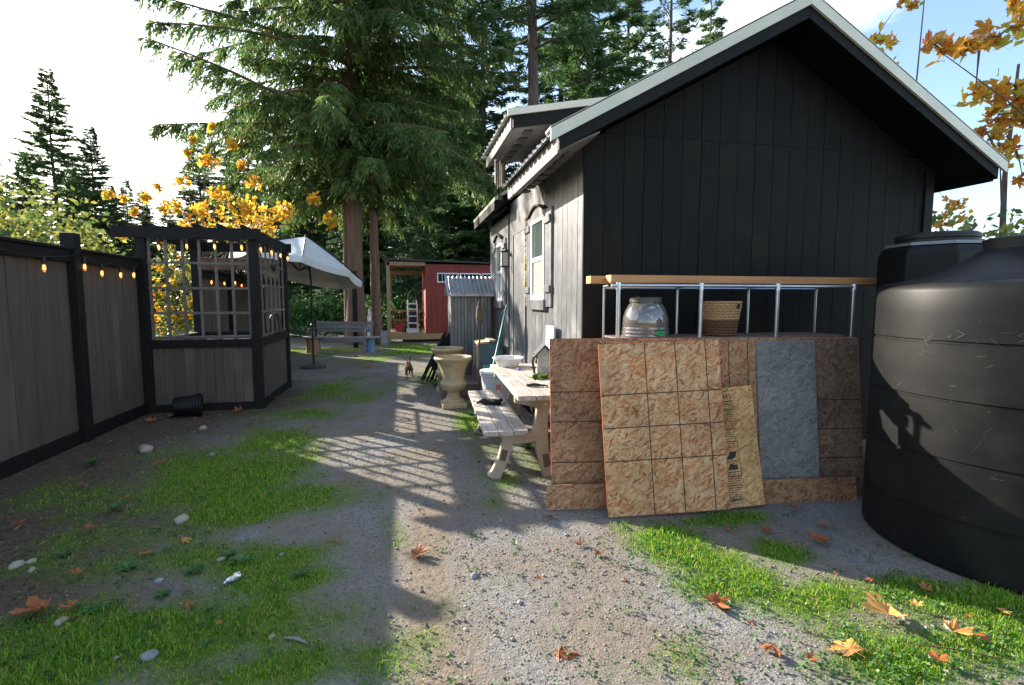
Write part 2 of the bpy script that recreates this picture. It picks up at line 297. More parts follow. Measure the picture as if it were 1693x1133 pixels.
# ------------------------------------------------------------------ ground
def fbm(x, y, seed=0):
    r = np.random.default_rng(seed); o = np.zeros_like(x)
    for k in range(5):
        f = 1.1 * 1.9 ** k
        for _ in range(3):
            a = r.uniform(0, 6.28); o += np.sin((x * math.cos(a) + y * math.sin(a)) * f * r.uniform(.7, 1.4) + r.uniform(0, 6.28)) / (1.6 ** k)
    return o / 5
GR = [(380, 790, .55, .45, 1.1), (450, 835, .5, .22, 1.1), (490, 820, .35, .2, .9), (80, 830, .6, .35, .8), (300, 760, .5, .5, .7), (200, 890, .5, .2, .6), (430, 930, .32, .14, .9),
      (470, 960, .28, .12, 1.0), (330, 920, .4, .15, .6), (250, 1060, .7, .2, 1.2), (60, 1060, .4, .2, 1.0), (450, 1050, .3, .12, .8), (110, 1110, .5, .12, 1.1), (420, 1110, .5, .1, .9), (80, 940, .5, .2, .7),
      (560, 1010, .14, .15, .5), (500, 683, .45, .35, 1.0), (560, 650, .6, .7, .9), (440, 730, .45, .4, .8), (550, 640, .5, .6, .8), (480, 730, .35, .3, .8), (650, 880, .10, .25, .6), (580, 690, .3, .3, .4),
      (1110, 895, .22, .17, 1.5), (1170, 925, .2, .12, 1.2), (1300, 915, .14, .10, 1.3), (1225, 965, .26, .12, 1.2), (1370, 985, .4, .13, 1.0), (1500, 975, .35, .12, 1.2), (1600, 1000, .35, .15, 1.2), (1620, 1070, .5, .15, 1.1), (1680, 1030, .3, .2, 1.2), (1500, 1090, .35, .12, .9), (1420, 1040, .25, .1, .6),
      (1100, 1080, .22, .10, .6), (1060, 1110, .3, .1, .5), (1180, 860, .5, .08, .9), (780, 700, .22, .7, 1.0), (790, 740, .2, .4, .9), (830, 790, .22, .25, .9), (880, 770, .35, .4, .8), (1040, 868, .2, .10, .7), (960, 860, .3, .1, .5),
      (560, 578, 1.3, 1.1, .9), (700, 580, 1.2, 1.0, 1.0), (640, 590, 1.1, 1.0, .7), (730, 620, .35, .9, .9), (640, 575, 2.5, 1.4, .7), (800, 830, .2, .1, .35), (870, 960, .4, .15, .25)]
GB = [(G(px, py).x, G(px, py).y, a * 1.2, b * 1.45, w) for px, py, a, b, w in GR]
def grass_d(x, y):
    o = np.zeros_like(x)
    for cx, cy, a, b, w in GB: o = np.maximum(o, w * np.exp(-(((x - cx) / a) ** 2 + ((y - cy) / b) ** 2) * .9))
    return np.clip(o * 1.3 + fbm(x * 1.9, y * 1.9, 3) * .55 + fbm(x * 6, y * 6, 4) * .38 - .34, 0, 1)
def dirt_d(x, y):
    o = np.clip((-x - 1.0) / 1.3 + fbm(x, y, 9) * .6, 0, .92) * (y < 10)                         # bark soil by the fence
    tr = np.exp(-((x - .12 - .03 * np.sin(y * 2)) / .17) ** 2) * (y < 3.6)                     # worn wheel track
    return o, np.clip(tr * 1.1 + fbm(x * 2, y * 2, 12) * .25 * tr, 0, 1)
def hgt(x, y):
    w = np.clip((y - .3), 0, 1) * np.clip((19 - y), 0, 1)
    return w * (fbm(x * 1.2, y * 1.2, 5) * .006 + fbm(x * 5, y * 5, 6) * .0035)
xs = np.unique(np.round(np.concatenate([np.linspace(-150, -40, 6), np.linspace(-40, -5, 12), np.arange(-5, 6.5, .07), np.linspace(6.5, 40, 12), np.linspace(40, 150, 6)]), 3))
ys = np.unique(np.round(np.concatenate([np.linspace(-40, 0, 8), np.arange(0.2, 7, .07), np.arange(7, 20, .18), np.linspace(20, 60, 12), np.linspace(60, 170, 6)]), 3))
gx, gy = np.meshgrid(xs, ys); gz = hgt(gx, gy)
nx, ny = len(xs), len(ys); idx = np.arange(nx * ny).reshape(ny, nx)
fc = np.stack([idx[:-1, :-1], idx[:-1, 1:], idx[1:, 1:], idx[1:, :-1]], -1).reshape(-1, 4)
gme = npmesh('ground', np.stack([gx, gy, gz], -1).reshape(-1, 3), fc, 4)
gd = grass_d(gx, gy).ravel(); so_, tr_ = dirt_d(gx, gy); far = np.clip((np.hypot(gx, gy - 6).ravel() - 13) / 8, 0, 1)
ca = gme.attributes.new('cover', 'FLOAT_COLOR', 'POINT')
ca.data.foreach_set('color', np.stack([np.maximum(gd, far * .5), so_.ravel(), tr_.ravel(), np.ones(nx * ny)], -1).astype(np.float32).ravel())
m, t, b = nt('ground_mat'); N = t.nodes; Lk = t.links.new; b.inputs['Roughness'].default_value = .92; b.inputs['Specular IOR Level'].default_value = .2
at = N.new('ShaderNodeAttribute'); at.attribute_name = 'cover'; sp = N.new('ShaderNodeSeparateColor'); Lk(at.outputs['Color'], sp.inputs[0])
co = N.new('ShaderNodeTexCoord')
def noise(sc, de=6): n = N.new('ShaderNodeTexNoise'); n.inputs['Scale'].default_value = sc; n.inputs['Detail'].default_value = de; Lk(co.outputs['Object'], n.inputs['Vector']); return n
def ramp(src, els):
    r_ = N.new('ShaderNodeValToRGB')
    while len(r_.color_ramp.elements) < len(els): r_.color_ramp.elements.new(.5)
    for i, (p, c) in enumerate(els): r_.color_ramp.elements[i].position = p; r_.color_ramp.elements[i].color = (*c, 1)
    Lk(src, r_.inputs[0]); return r_.outputs[0]
def mix(f, a, b_): mm = N.new('ShaderNodeMix'); mm.data_type = 'RGBA'; Lk(f, mm.inputs[0]); Lk(a, mm.inputs[6]); Lk(b_, mm.inputs[7]); return mm.outputs[2]
vo = N.new('ShaderNodeTexVoronoi'); vo.inputs['Scale'].default_value = 95; Lk(co.outputs['Object'], vo.inputs['Vector'])
vs_ = N.new('ShaderNodeSeparateColor'); Lk(vo.outputs['Color'], vs_.inputs[0])
grav = ramp(vs_.outputs[0], [(0, (.12, .118, .115)), (.5, (.19, .184, .175)), (.8, (.26, .25, .235)), (1, (.20, .16, .125))])
brown = ramp(noise(30).outputs['Fac'], [(.3, (.045, .03, .02)), (.7, (.12, .085, .055))])
tan = ramp(noise(40).outputs['Fac'], [(.3, (.135, .105, .076)), (.7, (.22, .178, .135))])
patch = ramp(noise(1.6, 8).outputs['Fac'], [(.38, (0, 0, 0)), (.60, (.85, .85, .85))])
moss = ramp(noise(25).outputs['Fac'], [(.3, (.045, .08, .010)), (.5, (.085, .145, .014)), (.7, (.14, .14, .04))])
c = mix(patch, grav, tan); c = mix(sp.outputs[2], c, tan); c = mix(sp.outputs[1], c, brown); 
gm = N.new('ShaderNodeMath'); gm.operation = 'MULTIPLY'; gm.inputs[1].default_value = 1.3; gm.use_clamp = True; Lk(sp.outputs[0], gm.inputs[0])
c = mix(gm.outputs[0], c, moss); Lk(c, b.inputs['Base Color'])
bp = N.new('ShaderNodeBump'); bp.inputs['Strength'].default_value = .45; bp.inputs['Distance'].default_value = .006; Lk(vo.outputs['Distance'], bp.inputs['Height'])
bp2 = N.new('ShaderNodeBump'); bp2.inputs['Strength'].default_value = .5; bp2.inputs['Distance'].default_value = .02; Lk(noise(14, 8).outputs['Fac'], bp2.inputs['Height']); Lk(bp2.outputs[0], bp.inputs['Normal']); Lk(bp.outputs[0], b.inputs['Normal'])
ground = link('ground', gme, 'ground_mat'); ground['kind'] = 'structure'
def hz(x, y): return float(hgt(np.array([x], float), np.array([y], float))[0])
# ------------------------------------------------------------------ cabin
WX0, WX1, WY0, WY1 = 1.6, 5.46, 4.34, 7.5
EX0, EX1, RX, RY = 1.25, 5.75, 3.5, 3.95      # eaves, ridge, front rake plane
SL = (3.95 - 2.70) / (RX - EX0)
zu = lambda x: 3.95 - SL * abs(x - RX)         # roof underside
cabin = thing('cabin', 'black board-sided cabin with pale metal gable roof and white window', 'cabin', (WX0, WY0, 0))
CO = Vector((WX0, WY0, 0))
def cpart(mb, name, mt, parent=None, bev=0):
    p = parent or cabin
    off = CO
    mb.v = [tuple(Vector(v) - off) for v in mb.v]
    return mb.build(name, mt, p, bev)
core = MB().prism([(WX0 + .03, 0), (WX1 - .03, 0), (WX1 - .03, zu(WX1) - .02), (RX, 3.92), (WX0 + .03, zu(WX0) - .02)], WY0 + .03, WY1)
wall = cpart(core, 'wall', 'black_trim')
x = WX0; k = 0
while x < WX1 - .02:                           # front siding boards, two tiers split by the seam
    w = min(.193, WX1 - x); a, b_ = x + .0025, x + w - .0025; d = rng.uniform(0, .003)
    sp_ = WY0 + .012 + d
    zt = lambda q: min(2.981, zu(q) - .004)
    cpart(MB().prism([(a, .12), (b_, .12), (b_, zt(b_)), (a, zt(a))], WY0 + d, WY0 + .028), 'siding_board', 'siding', wall)
    if zu((a + b_) / 2) > 3.02:
        po = [(a, 2.985), (b_, 2.985), (b_, max(2.989, zu(b_) - .004)), (a, max(2.989, zu(a) - .004))]
        if a < RX < b_: po.insert(3, (RX, zu(RX) - .004))
        cpart(MB().prism(po, WY0 + .003 + d, WY0 + .028), 'siding_board', 'siding', wall)
    x += w; k += 1
y = WY0; 
while y < WY1 - .02:                           # left side boards
    w = min(.15, WY1 - y); d = rng.uniform(0, .003)
    if not (6.42 < y + w / 2 < 7.28):
        cpart(MB().box(WX0 + d, WX0 + .028, y + .004, y + w - .004, .12, 2.86 if y < 5.9 else 3.14), 'siding_board', 'siding_sunlit', wall)
    y += w
y = WY0
while y < WY1 - .02:
    cpart(MB().box(WX1 - .028, WX1, y + .004, y + .19, .12, 2.84), 'siding_board', 'siding', wall); y += .2
cpart(MB().box(WX1 - .09, WX1 + .02, WY0 - .022, WY0 - .003, .1, zu(WX1) - .02), 'corner_board', 'black_trim', None, .004)
# roof: rafters deck, fascia, metal sheets with ribs
def slope_pts(x0, x1, lift): return [(x0, zu(x0) + lift), (x1, zu(x1) + lift)]
def roof_sheet(x0, x1, y0, y1, zf, lift, name='roof_sheet'):
    mb = MB(); y = y0; prof = []
    while y < y1 - .01:
        for dy, h in ((0, 0), (.085, 0), (.10, .028), (.125, .028), (.14, 0)): prof.append((min(y + dy, y1), h))
        y += .15
    prof.append((y1, 0)); vs = []; fs = []
    for (yy, h) in prof:
        for xx in (x0, x1): vs += [(xx, yy, zf(xx) + lift + h), (xx, yy, zf(xx) + lift + h - .004)]
    for i in range(len(prof) - 1):
        a = i * 4; b2 = a + 4; fs += [(a, b2, b2 + 2, a + 2), (a + 1, a + 3, b2 + 3, b2 + 1), (a, a + 1, b2 + 1, b2), (a + 2, b2 + 2, b2 + 3, a + 3)]
    mb.add(vs, fs); return cpart(mb, name, 'metal_roof')
for sgn, x0, x1, yend in ((1, EX0, WX0, 5.92), (1, WX0, RX, WY1 + .2), (-1, RX, EX1, WY1 + .2)):
    y0 = RY + .01
    cpart(MB().prism([(x0, zu(x0) + .02), (x1, zu(x1) + .02), (x1, zu(x1) + .14), (x0, zu(x0) + .14)], y0 + .03, yend), 'roof_deck', 'black_trim')
roof_sheet(EX0 - .08, RX, RY - .02, 5.92, zu, .15); roof_sheet(WX0, RX, 5.925, WY1 + .25, zu, .15); roof_sheet(RX, EX1 + .08, RY - .02, WY1 + .25, zu, .15)
for x0, x1 in ((EX0 - .01, RX), (RX, EX1 + .01)):
    cpart(MB().prism([(x0, zu(x0) - .01), (x1, zu(x1) - .01), (x1, zu(x1) + .115), (x0, zu(x0) + .115)], RY - .02, RY + .02), 'rake_board', 'black_trim', None, .003)
    e0 = x0 - .075 if x0 < RX else x0; e1 = x1 + .075 if x1 > RX else x1
    cpart(MB().prism([(e0, zu(e0) + .092), (e1, zu(e1) + .092), (e1, zu(e1) + .20), (e0, zu(e0) + .20)], RY - .045, RY - .022).prism([(e0, zu(e0) + .19), (e1, zu(e1) + .19), (e1, zu(e1) + .205), (e0, zu(e0) + .205)], RY - .045, RY + .12), 'rake_flashing', 'rake_metal')
cpart(MB().prism([(RX - .14, zu(RX - .14) + .20), (RX, zu(RX) + .215), (RX + .14, zu(RX + .14) + .20), (RX + .14, zu(RX + .14) + .185), (RX, zu(RX) + .20), (RX - .14, zu(RX - .14) + .185)], RY - .05, WY1 + .25), 'ridge_cap', 'rake_metal')
cpart(MB().box(EX0 - .012, EX0 + .02, RY + .02, 5.92, 2.70 - .03, 2.70 + .125), 'eave_fascia', 'soffit', None, .003)
cpart(MB().box(EX1 - .02, EX1 + .012, RY + .02, WY1 + .2, 2.70 - .03, 2.70 + .125), 'eave_fascia', 'black_trim', None, .003)
so1 = cpart(MB().prism([(EX0 + .02, 2.70 - .005), (WX0, zu(WX0) - .04), (WX0, zu(WX0) - .025), (EX0 + .02, 2.71)], RY + .022, 5.9), 'soffit_panel', 'soffit')
for i in range(7): cpart(MB().box(EX0 + .12, EX0 + .20, 4.2 + i * .24, 4.32 + i * .24, 2.70 - .005 + .1 * SL * .75 - .012, 2.70 + .1 * SL * .75 - .004), 'stamp_mark', 'stamp', so1)
# dormer
zd = lambda x: 3.22 + .19 * (x - 1.1)
DY0, DY1 = 5.0, 6.55
cpart(MB().prism([(1.1, zd(1.1) + .03), (2.45, zd(2.45) + .03), (2.45, zd(2.45) + .10), (1.1, zd(1.1) + .10)], DY0 + .03, DY1), 'dormer_deck', 'soffit')
cpart(MB().prism([(1.1, zd(1.1) - .03), (2.3, zd(2.3) - .03), (2.3, zd(2.3) + .09), (1.1, zd(1.1) + .09)], DY0 - .01, DY0 + .028), 'dormer_rake_board', 'black_trim', None, .003)
cpart(MB().prism([(1.04, zd(1.04) + .085), (2.5, zd(2.5) + .085), (2.5, zd(2.5) + .15), (1.04, zd(1.04) + .15)], DY0 - .035, DY0 - .013), 'dormer_flashing', 'rake_metal')
roof_sheet(1.03, 2.5, DY0 - .01, DY1 + .05, zd, .105, 'dormer_roof_sheet')
cpart(MB().box(1.085, 1.12, DY0 + .03, DY1, zd(1.1) - .035, zd(1.1) + .085), 'dormer_fascia', 'soffit', None, .003)
ds = cpart(MB().prism([(1.12, zd(1.12) - .01), (1.62, zd(1.62) - .01), (1.62, zd(1.62) + .005), (1.12, zd(1.12) + .005)], DY0 + .03, DY1), 'dormer_soffit', 'soffit')
for i in range(5): cpart(MB().box(1.26, 1.36, 5.2 + i * .24, 5.32 + i * .24, zd(1.26) - .02, zd(1.26) - .012), 'stamp_mark', 'stamp', ds)
cpart(MB().box(WX0 - .02, WX0 + .1, DY0 + .2, DY1, 2.93, zd(WX0) - .015), 'dormer_wall', 'siding')
cpart(MB().prism([(WX0 - .02, 3.0), (2.4, 3.42), (2.4, zd(2.4)), (WX0 - .02, zd(WX0))], DY0 + .16, DY0 + .2), 'dormer_cheek', 'siding')
# rear wing with lower roof
wing = cpart(MB().prism([(WX0 + .03, 0), (4.6, 0), (4.6, 2.6), (3.1, 3.75), (WX0 + .03, 2.92)], WY1, 9.2), 'wing_wall', 'black_trim')
y = WY1 + .12
while y < 9.2 - .02:
    cpart(MB().box(WX0, WX0 + .028, y + .004, min(y + .146, 9.2), .12, 2.8), 'siding_board', 'siding_sunlit', wing); y += .15
zw = lambda x: 2.97 - .62 * (WX0 - x) if x < 3.1 else 3.90 - .62 * (x - 3.1)
for a, b_ in ((1.33, 3.1), (3.1, 4.9)):
    cpart(MB().prism([(a, zw(a)), (b_, zw(b_)), (b_, zw(b_) + .12), (a, zw(a) + .12)], 7.32, 9.4), 'wing_roof_deck', 'black_trim')
    cpart(MB().prism([(a, zw(a) + .125), (b_, zw(b_) + .125), (b_, zw(b_) + .17), (a, zw(a) + .17)], 7.28, 9.45), 'wing_roof_sheet', 'rake_metal')
# windows
def window(Y0, Y1, Z0, Z1, X=WX0):
    wn_ = cpart(MB().box(X - .03, X + .01, Y0, Y0 + .05, Z0, Z1).box(X - .03, X + .01, Y1 - .05, Y1, Z0, Z1).box(X - .03, X + .01, Y0 + .05, Y1 - .05, Z1 - .05, Z1).box(X - .03, X + .01, Y0 + .05, Y1 - .05, Z0, Z0 + .05), 'window', 'white_vinyl', None, .003)
    mid = (Z0 + Z1) / 2
    cpart(MB().box(X - .022, X + .005, Y0 + .05, Y1 - .05, mid - .025, mid + .025), 'meeting_rail', 'white_vinyl', wn_)
    cpart(MB().box(X - .008, X - .003, Y0 + .05, Y1 - .05, mid + .025, Z1 - .05), 'pane', 'pane_reflection', wn_)
    cpart(MB().box(X - .008, X - .003, Y0 + .05, Y1 - .05, Z0 + .05, mid - .025), 'pane', 'blind', wn_)
    cpart(MB().box(X - .05, X, Y0 - .06, Y1 + .06, Z0 - .12, Z0 - .002), 'window_sill', 'siding_sunlit', wn_, .003)
    arc = MB()
    n = 8; yc = (Y0 + Y1) / 2; hw = (Y1 - Y0) / 2 + .06
    top = [(yc - hw + 2 * hw * i / n, Z1 + .05 + .09 * math.sin(math.pi * i / n)) for i in range(n + 1)]
    poly = [(yc - hw, Z1 + .002)] + [(yc + hw, Z1 + .002)] + top[::-1]
    vs = [(X - .035, a, c_) for a, c_ in poly] + [(X, a, c_) for a, c_ in poly]; q = len(poly)
    arc.add(vs, [tuple(range(q)), tuple(range(2 * q - 1, q - 1, -1))] + [(i, i + q, (i + 1) % q + q, (i + 1) % q) for i in range(q)])
    cpart(arc, 'window_header', 'siding_sunlit', wn_)
    hood = MB()
    for i in range(n): hood.bar((X - .03, *top[i]), (X - .03, *top[i + 1]), .07, .022)
    cpart(hood, 'header_moulding', 'black_trim', wn_)
    for ya, yb in ((Y0 - .27, Y0 - .05), (Y1 + .05, Y1 + .27)):
        sh = cpart(MB().box(X - .025, X - .001, ya, ya + .105, Z0 - .08, Z1 + .04).box(X - .025, X - .001, yb - .105, yb, Z0 - .08, Z1 + .04), 'shutter', 'siding_sunlit', None, .002)
        for zz in (Z0 + .08, Z1 - .12): cpart(MB().box(X - .048, X - .026, ya, yb, zz, zz + .075), 'shutter_batten', 'siding_sunlit', sh, .002)
window(5.53, 6.12, 1.5, 2.46); window(8.0, 8.5, 1.48, 2.42)
# door, foam seam, wall lantern
dr = cpart(MB().box(WX0 - .006, WX0 + .02, 6.44, 7.26, .42, 2.42), 'door', 'siding_sunlit')
for q in (6.46, 7.2): cpart(MB().box(WX0 - .02, WX0 - .007, q, q + .04, .42, 2.42), 'door_trim', 'soffit', dr)
cpart(MB().box(WX0, WX0 + .03, 6.36, 7.34, 2.43, 3.12), 'door_head_panel', 'siding_sunlit')
fm = MB()
for i in range(14):
    z = 1.55 + i * .075; r_ = .018 + (.03 if i in (2, 3, 5, 6) else .006) * rng.uniform(.6, 1.2)
    fm.lathe([(0, -r_ * 1.3), (r_ * .8, -r_ * .8), (r_, 0), (r_ * .8, r_ * .9), (0, r_ * 1.3)], 8, (WX0 - .012, 6.40 + rng.uniform(-.01, .01), z))
cpart(fm, 'foam_seam', 'foam')
tp = MB()
for i in range(9): z = 1.45 + i * .11; tp.lathe([(0, 0), (.016, .03), (.011, .07), (0, .10)], 7, (WX0 - .002, 6.27 + rng.uniform(-.008, .008), z))
cpart(tp, 'tar_seam', 'black_trim')
wl = cpart(MB().box(1.44, 1.57, 7.36, 7.44, 2.2, 2.22).box(1.44, 1.57, 7.36, 7.44, 1.98, 2.0).tube([(1.6, 7.4, 2.14), (1.55, 7.4, 2.24), (1.5, 7.4, 2.22)], .012, 6).box(1.45, 1.46, 7.365, 7.375, 2.0, 2.2).box(1.55, 1.56, 7.365, 7.375, 2.0, 2.2), 'wall_lantern', 'iron')
cpart(MB().box(1.462, 1.548, 7.376, 7.424, 2.002, 2.198), 'lantern_glass', 'blind', wl)
# wind chime under the dormer
p = PX(824, 287, 1.14); p = Vector((1.16, p.y, 3.2))
ch = thing('wind_chime', 'wooden tube wind chime hanging from the dormer eave', 'wind chime', p)
MB().lathe([(0, .0), (.07, 0), (.07, -.02), (0, -.02)], 10, (0, 0, -.06)).build('disc', 'bamboo', ch)
MB().tube([(0, 0, 0), (0, 0, -.06)], .004, 5).build('cord', 'iron', ch)
for i in range(7):
    a = i * .9; l = .22 + .03 * (i % 3); MB().tube([(.055 * math.cos(a), .055 * math.sin(a), -.075), (.055 * math.cos(a), .055 * math.sin(a), -.1 - l)], .012, 7).build('chime_tube', 'tan_trim' if i % 2 else 'bamboo', ch)
MB().tube([(0, 0, -.08), (0, 0, -.46)], .003, 4).box(-.03, .03, -.005, .005, -.52, -.46).build('clapper', 'bamboo', ch)
# ------------------------------------------------------------------ fence and pergola
FX = -3.34
def fence(Y0, Y1, h, label, posts):
    f = thing('board_fence', label, 'fence', (FX, Y0, 0)); n = Y1 - Y0
    MB().box(-.03, .045, 0, n, h - .14, h - .02).build('top_rail', 'black_wood', f, .004)
    MB().box(-.06, .07, 0, n, h - .018, h + .012).build('cap_rail', 'black_wood', f, .004)
    MB().box(-.02, .045, 0, n, .0, .13).build('bottom_rail', 'black_wood', f, .004)
    y = 0
    while y < n - .02:
        w = rng.uniform(.125, .142); w = min(w, n - y); d = rng.uniform(-.004, .004)
        MB().box(-.022 + d, -.002 + d, y + .002, y + w - .002, .05, h - .04).build('fence_board', 'fence_board', f); y += w
    for py_ in posts: MB().box(-.05, .08, py_ - .055 - Y0, py_ + .055 - Y0, 0, h + .16).build('post', 'black_wood', f, .005)
    return f
fence(1.2, 7.52, 2.02, 'grey board fence with black rails and hanging bulbs beside the lawn', (3.9, 6.08))
fence(9.3, 15.6, 2.0, 'grey board fence continuing behind the pergola towards the trees', (10.9, 13.2, 15.5))
pg = thing('pergola', 'black timber pergola with grey lattice screens above boarded half walls', 'pergola', (-1.95, 7.45, 0))
X0, X1, Y0, Y1, PH = -1.33, 0, 0, 1.72, 2.42
for xx, yy in ((X0, Y0), (X1, Y0), (X0, Y1), (X1, Y1)): MB().box(xx - .055, xx + .055, yy - .055, yy + .055, 0, PH).build('post', 'black_wood', pg, .005)
for yy in (Y0 - .075, Y1 + .075): MB().box(X0 - .3, X1 + .12, yy - .018, yy + .018, PH - .13, PH + .02).build('beam', 'black_wood', pg, .004)
for xx in (X0 + .075, X1 + .03): MB().box(xx - .018, xx + .018, Y0 - .056, Y1 + .25, PH - .13, PH + .02).build('side_beam', 'black_wood', pg, .004)
for i in range(6): xx = X0 - .2 + i * .285; MB().box(xx - .02, xx + .02, Y0 - .12, Y1 + .25, PH + .022, PH + .068).build('rafter', 'black_wood', pg, .004)
MB().box(X0 + .055, X1 - .055, -.05, .05, .86, .97).build('half_wall_rail', 'black_wood', pg, .004)
MB().box(X0 + .055, X1 - .055, -.04, .04, .0, .10).build('bottom_rail', 'black_wood', pg, .004)
MB().box(X1 - .05, X1 + .05, .055, Y1 - .055, .86, .97).build('half_wall_rail', 'black_wood', pg, .004)
MB().box(X1 - .04, X1 + .04, .055, Y1 - .055, .0, .10).build('bottom_rail', 'black_wood', pg, .004)
MB().box(X0 - .05, X0 + .05, .055, Y1 - .055, .86, .97).build('half_wall_rail', 'black_wood', pg, .004)
MB().box(X0 + .055, X1 - .055, Y1 - .05, Y1 + .05, .86, .97).build('half_wall_rail', 'black_wood', pg, .004)
for (a0, a1, ax) in ((X0 + .056, X1 - .056, 'x'), (.056, Y1 - .056, 'y'), (.056, Y1 - .056, 'l'), (X0 + .056, X1 - .056, 'b')):
    q = a0
    while q < a1 - .02:
        w = min(rng.uniform(.11, .135), a1 - q); d = rng.uniform(-.003, .003); mb = MB()
        if ax == 'x': mb.box(q + .002, q + w - .002, -.012 + d, .008 + d, .102, .858)
        elif ax == 'b': mb.box(q + .002, q + w - .002, Y1 - .012 + d, Y1 + .008 + d, .02, .858)
        elif ax == 'y': mb.box(X1 - .012 + d, X1 + .008 + d, q + .002, q + w - .002, .102, .858)
        else: mb.box(X0 - .012 + d, X0 + .008 + d, q + .002, q + w - .002, .02, .858)
        mb.build('half_wall_board', 'fence_board', pg); q += w
lx = np.linspace(X0 + .075, X1 - .075, 7)
for i, xx in enumerate(lx): MB().box(xx - .016, xx + .016, -.010, .010, .972, PH - .13).build('lattice_upright', 'trellis', pg)
for zz in (1.0, 1.32, 1.65, 1.98): MB().box(X0 + .057, X1 - .057, -.024, -.011, zz - .016, zz + .016).build('lattice_crossbar', 'trellis', pg)
for yy in np.linspace(.08, Y1 - .08, 7): MB().box(X1 - .010, X1 + .010, yy - .015, yy + .015, .972, PH - .12).build('lattice_upright', 'trellis', pg)
for zz in (1.0, 1.33, 1.70, 2.0): MB().box(X1 + .011, X1 + .024, .057, Y1 - .057, zz - .015, zz + .015).build('lattice_crossbar', 'trellis', pg)
# string lights
def string_light(label, pts, n_b, drop, group=None):
    base = Vector(pts[0]); s_ = thing('string_light', label, 'string lights', base, 0, group); mb = MB(); path = []
    for i in range(len(pts) - 1):
        a, b_ = Vector(pts[i]) - base, Vector(pts[i + 1]) - base
        for k in range(8 if i < len(pts) - 2 else 9): q = k / 8; path.append(a.lerp(b_, q) - Vector((0, 0, drop * 4 * q * (1 - q))))
    mb.tube(path, .0055, 5); mb.build('cable', 'rubber', s_)
    ln = len(path)
    for i in range(n_b):
        p_ = path[int((i + .5) * ln / n_b)]
        bl = MB().lathe([(0, 0), (.016, 0), (.018, -.03), (.018, -.065), (0, -.065)], 10, p_).tube([p_ + Vector((0, 0, .012)), p_], .006, 5).build('socket', 'rubber', s_)
        MB().lathe([(0, -.066), (.012, -.068), (.016, -.09), (.016, -.115), (.010, -.135), (0, -.14)], 12, p_).build('bulb', 'bulb_glass', bl)
        MB().lathe([(0, -.075), (.006, -.08), (.007, -.115), (0, -.12)], 6, p_).build('filament', 'filament', bl)
string_light('string of warm bulbs draped along the top of the lawn fence', [(FX + .085, 3.0, 1.93), (FX + .085, 3.9, 1.97), (FX + .085, 5.0, 1.92), (FX + .088, 6.08, 1.97), (FX + .085, 6.7, 1.92), (FX + .085, 7.3, 1.95)], 9, .05)
string_light('string of warm bulbs draped around the pergola beams', [(-3.2, 7.33, 2.29), (-2.55, 7.33, 2.32), (-1.9, 7.33, 2.31), (-1.83, 8.2, 2.31), (-1.83, 9.2, 2.3)], 8, .035)
string_light('string of warm bulbs along the fence behind the pergola', [(FX + .085, 9.6, 1.92), (FX + .09, 10.9, 1.96), (FX + .085, 12, 1.92), (FX + .09, 13.2, 1.95), (FX + .085, 15, 1.92)], 9, .05)
# ornaments on the pergola
p = Vector((-1.9, 8.3, 2.0))
o = thing('hanging_ornament', 'small dark metal bird ornament hanging inside the pergola lattice', 'ornament', p)
MB().tube([(0, 0, .3), (0, 0, .02)], .003, 4).build('cord', 'iron', o)
MB().lathe([(0, .05), (.03, .02), (.035, -.02), (.02, -.06), (0, -.10)], 10).build('body', 'iron', o)
MB().add([(0, 0, .02), (.02, .12, .06), (0, .1, -.02), (0, -.12, .07), (.01, -.1, -.02)], [(0, 1, 2), (0, 3, 4)]).build('wing', 'slate', o)
o = thing('wire_hoop', 'black wire hoop basket standing on the half wall rail', 'wire basket', (-1.95, 8.45, .97))
for i in range(5):
    a = i * math.pi / 5; MB().tube([(.11 * math.cos(t_) * math.cos(a), .11 * math.cos(t_) * math.sin(a), .02 + .3 * math.sin(t_)) for t_ in np.linspace(0, math.pi, 13)], .006, 5).build('hoop', 'iron', o)
MB().tube([(.11 * math.cos(t_), .11 * math.sin(t_), .012) for t_ in np.linspace(0, 6.283, 17)], .007, 5).build('base_ring', 'iron', o)
o = tag(MB().box(-1.15, 0, -.022, .022, -.10, .10).build('weathered_plank', 'bark_cedar', None, .01, loc=(-2.08, 9.11, 2.08)), 'rough brown plank fixed across the back of the pergola', 'plank')
pt = thing('plant_pot', 'black plastic nursery pot lying on its side by the pergola', 'pot', (-2.72, 7.1, .14), R(15))
prof = [(.105, -.15), (.115, -.14), (.135, .13), (.145, .135), (.145, .16), (.13, .16), (.112, -.12), (0, -.12)]
Tm = Matrix.Rotation(R(90), 4, 'Y')
MB().lathe([(0, -.15)] + prof, 26, T=Tm).build('shell', 'plastic_black', pt)
MB().lathe([(.136, .1), (.15, .105), (.15, .125), (.136, .12)], 26, T=Tm).build('rim', 'plastic_black', pt)
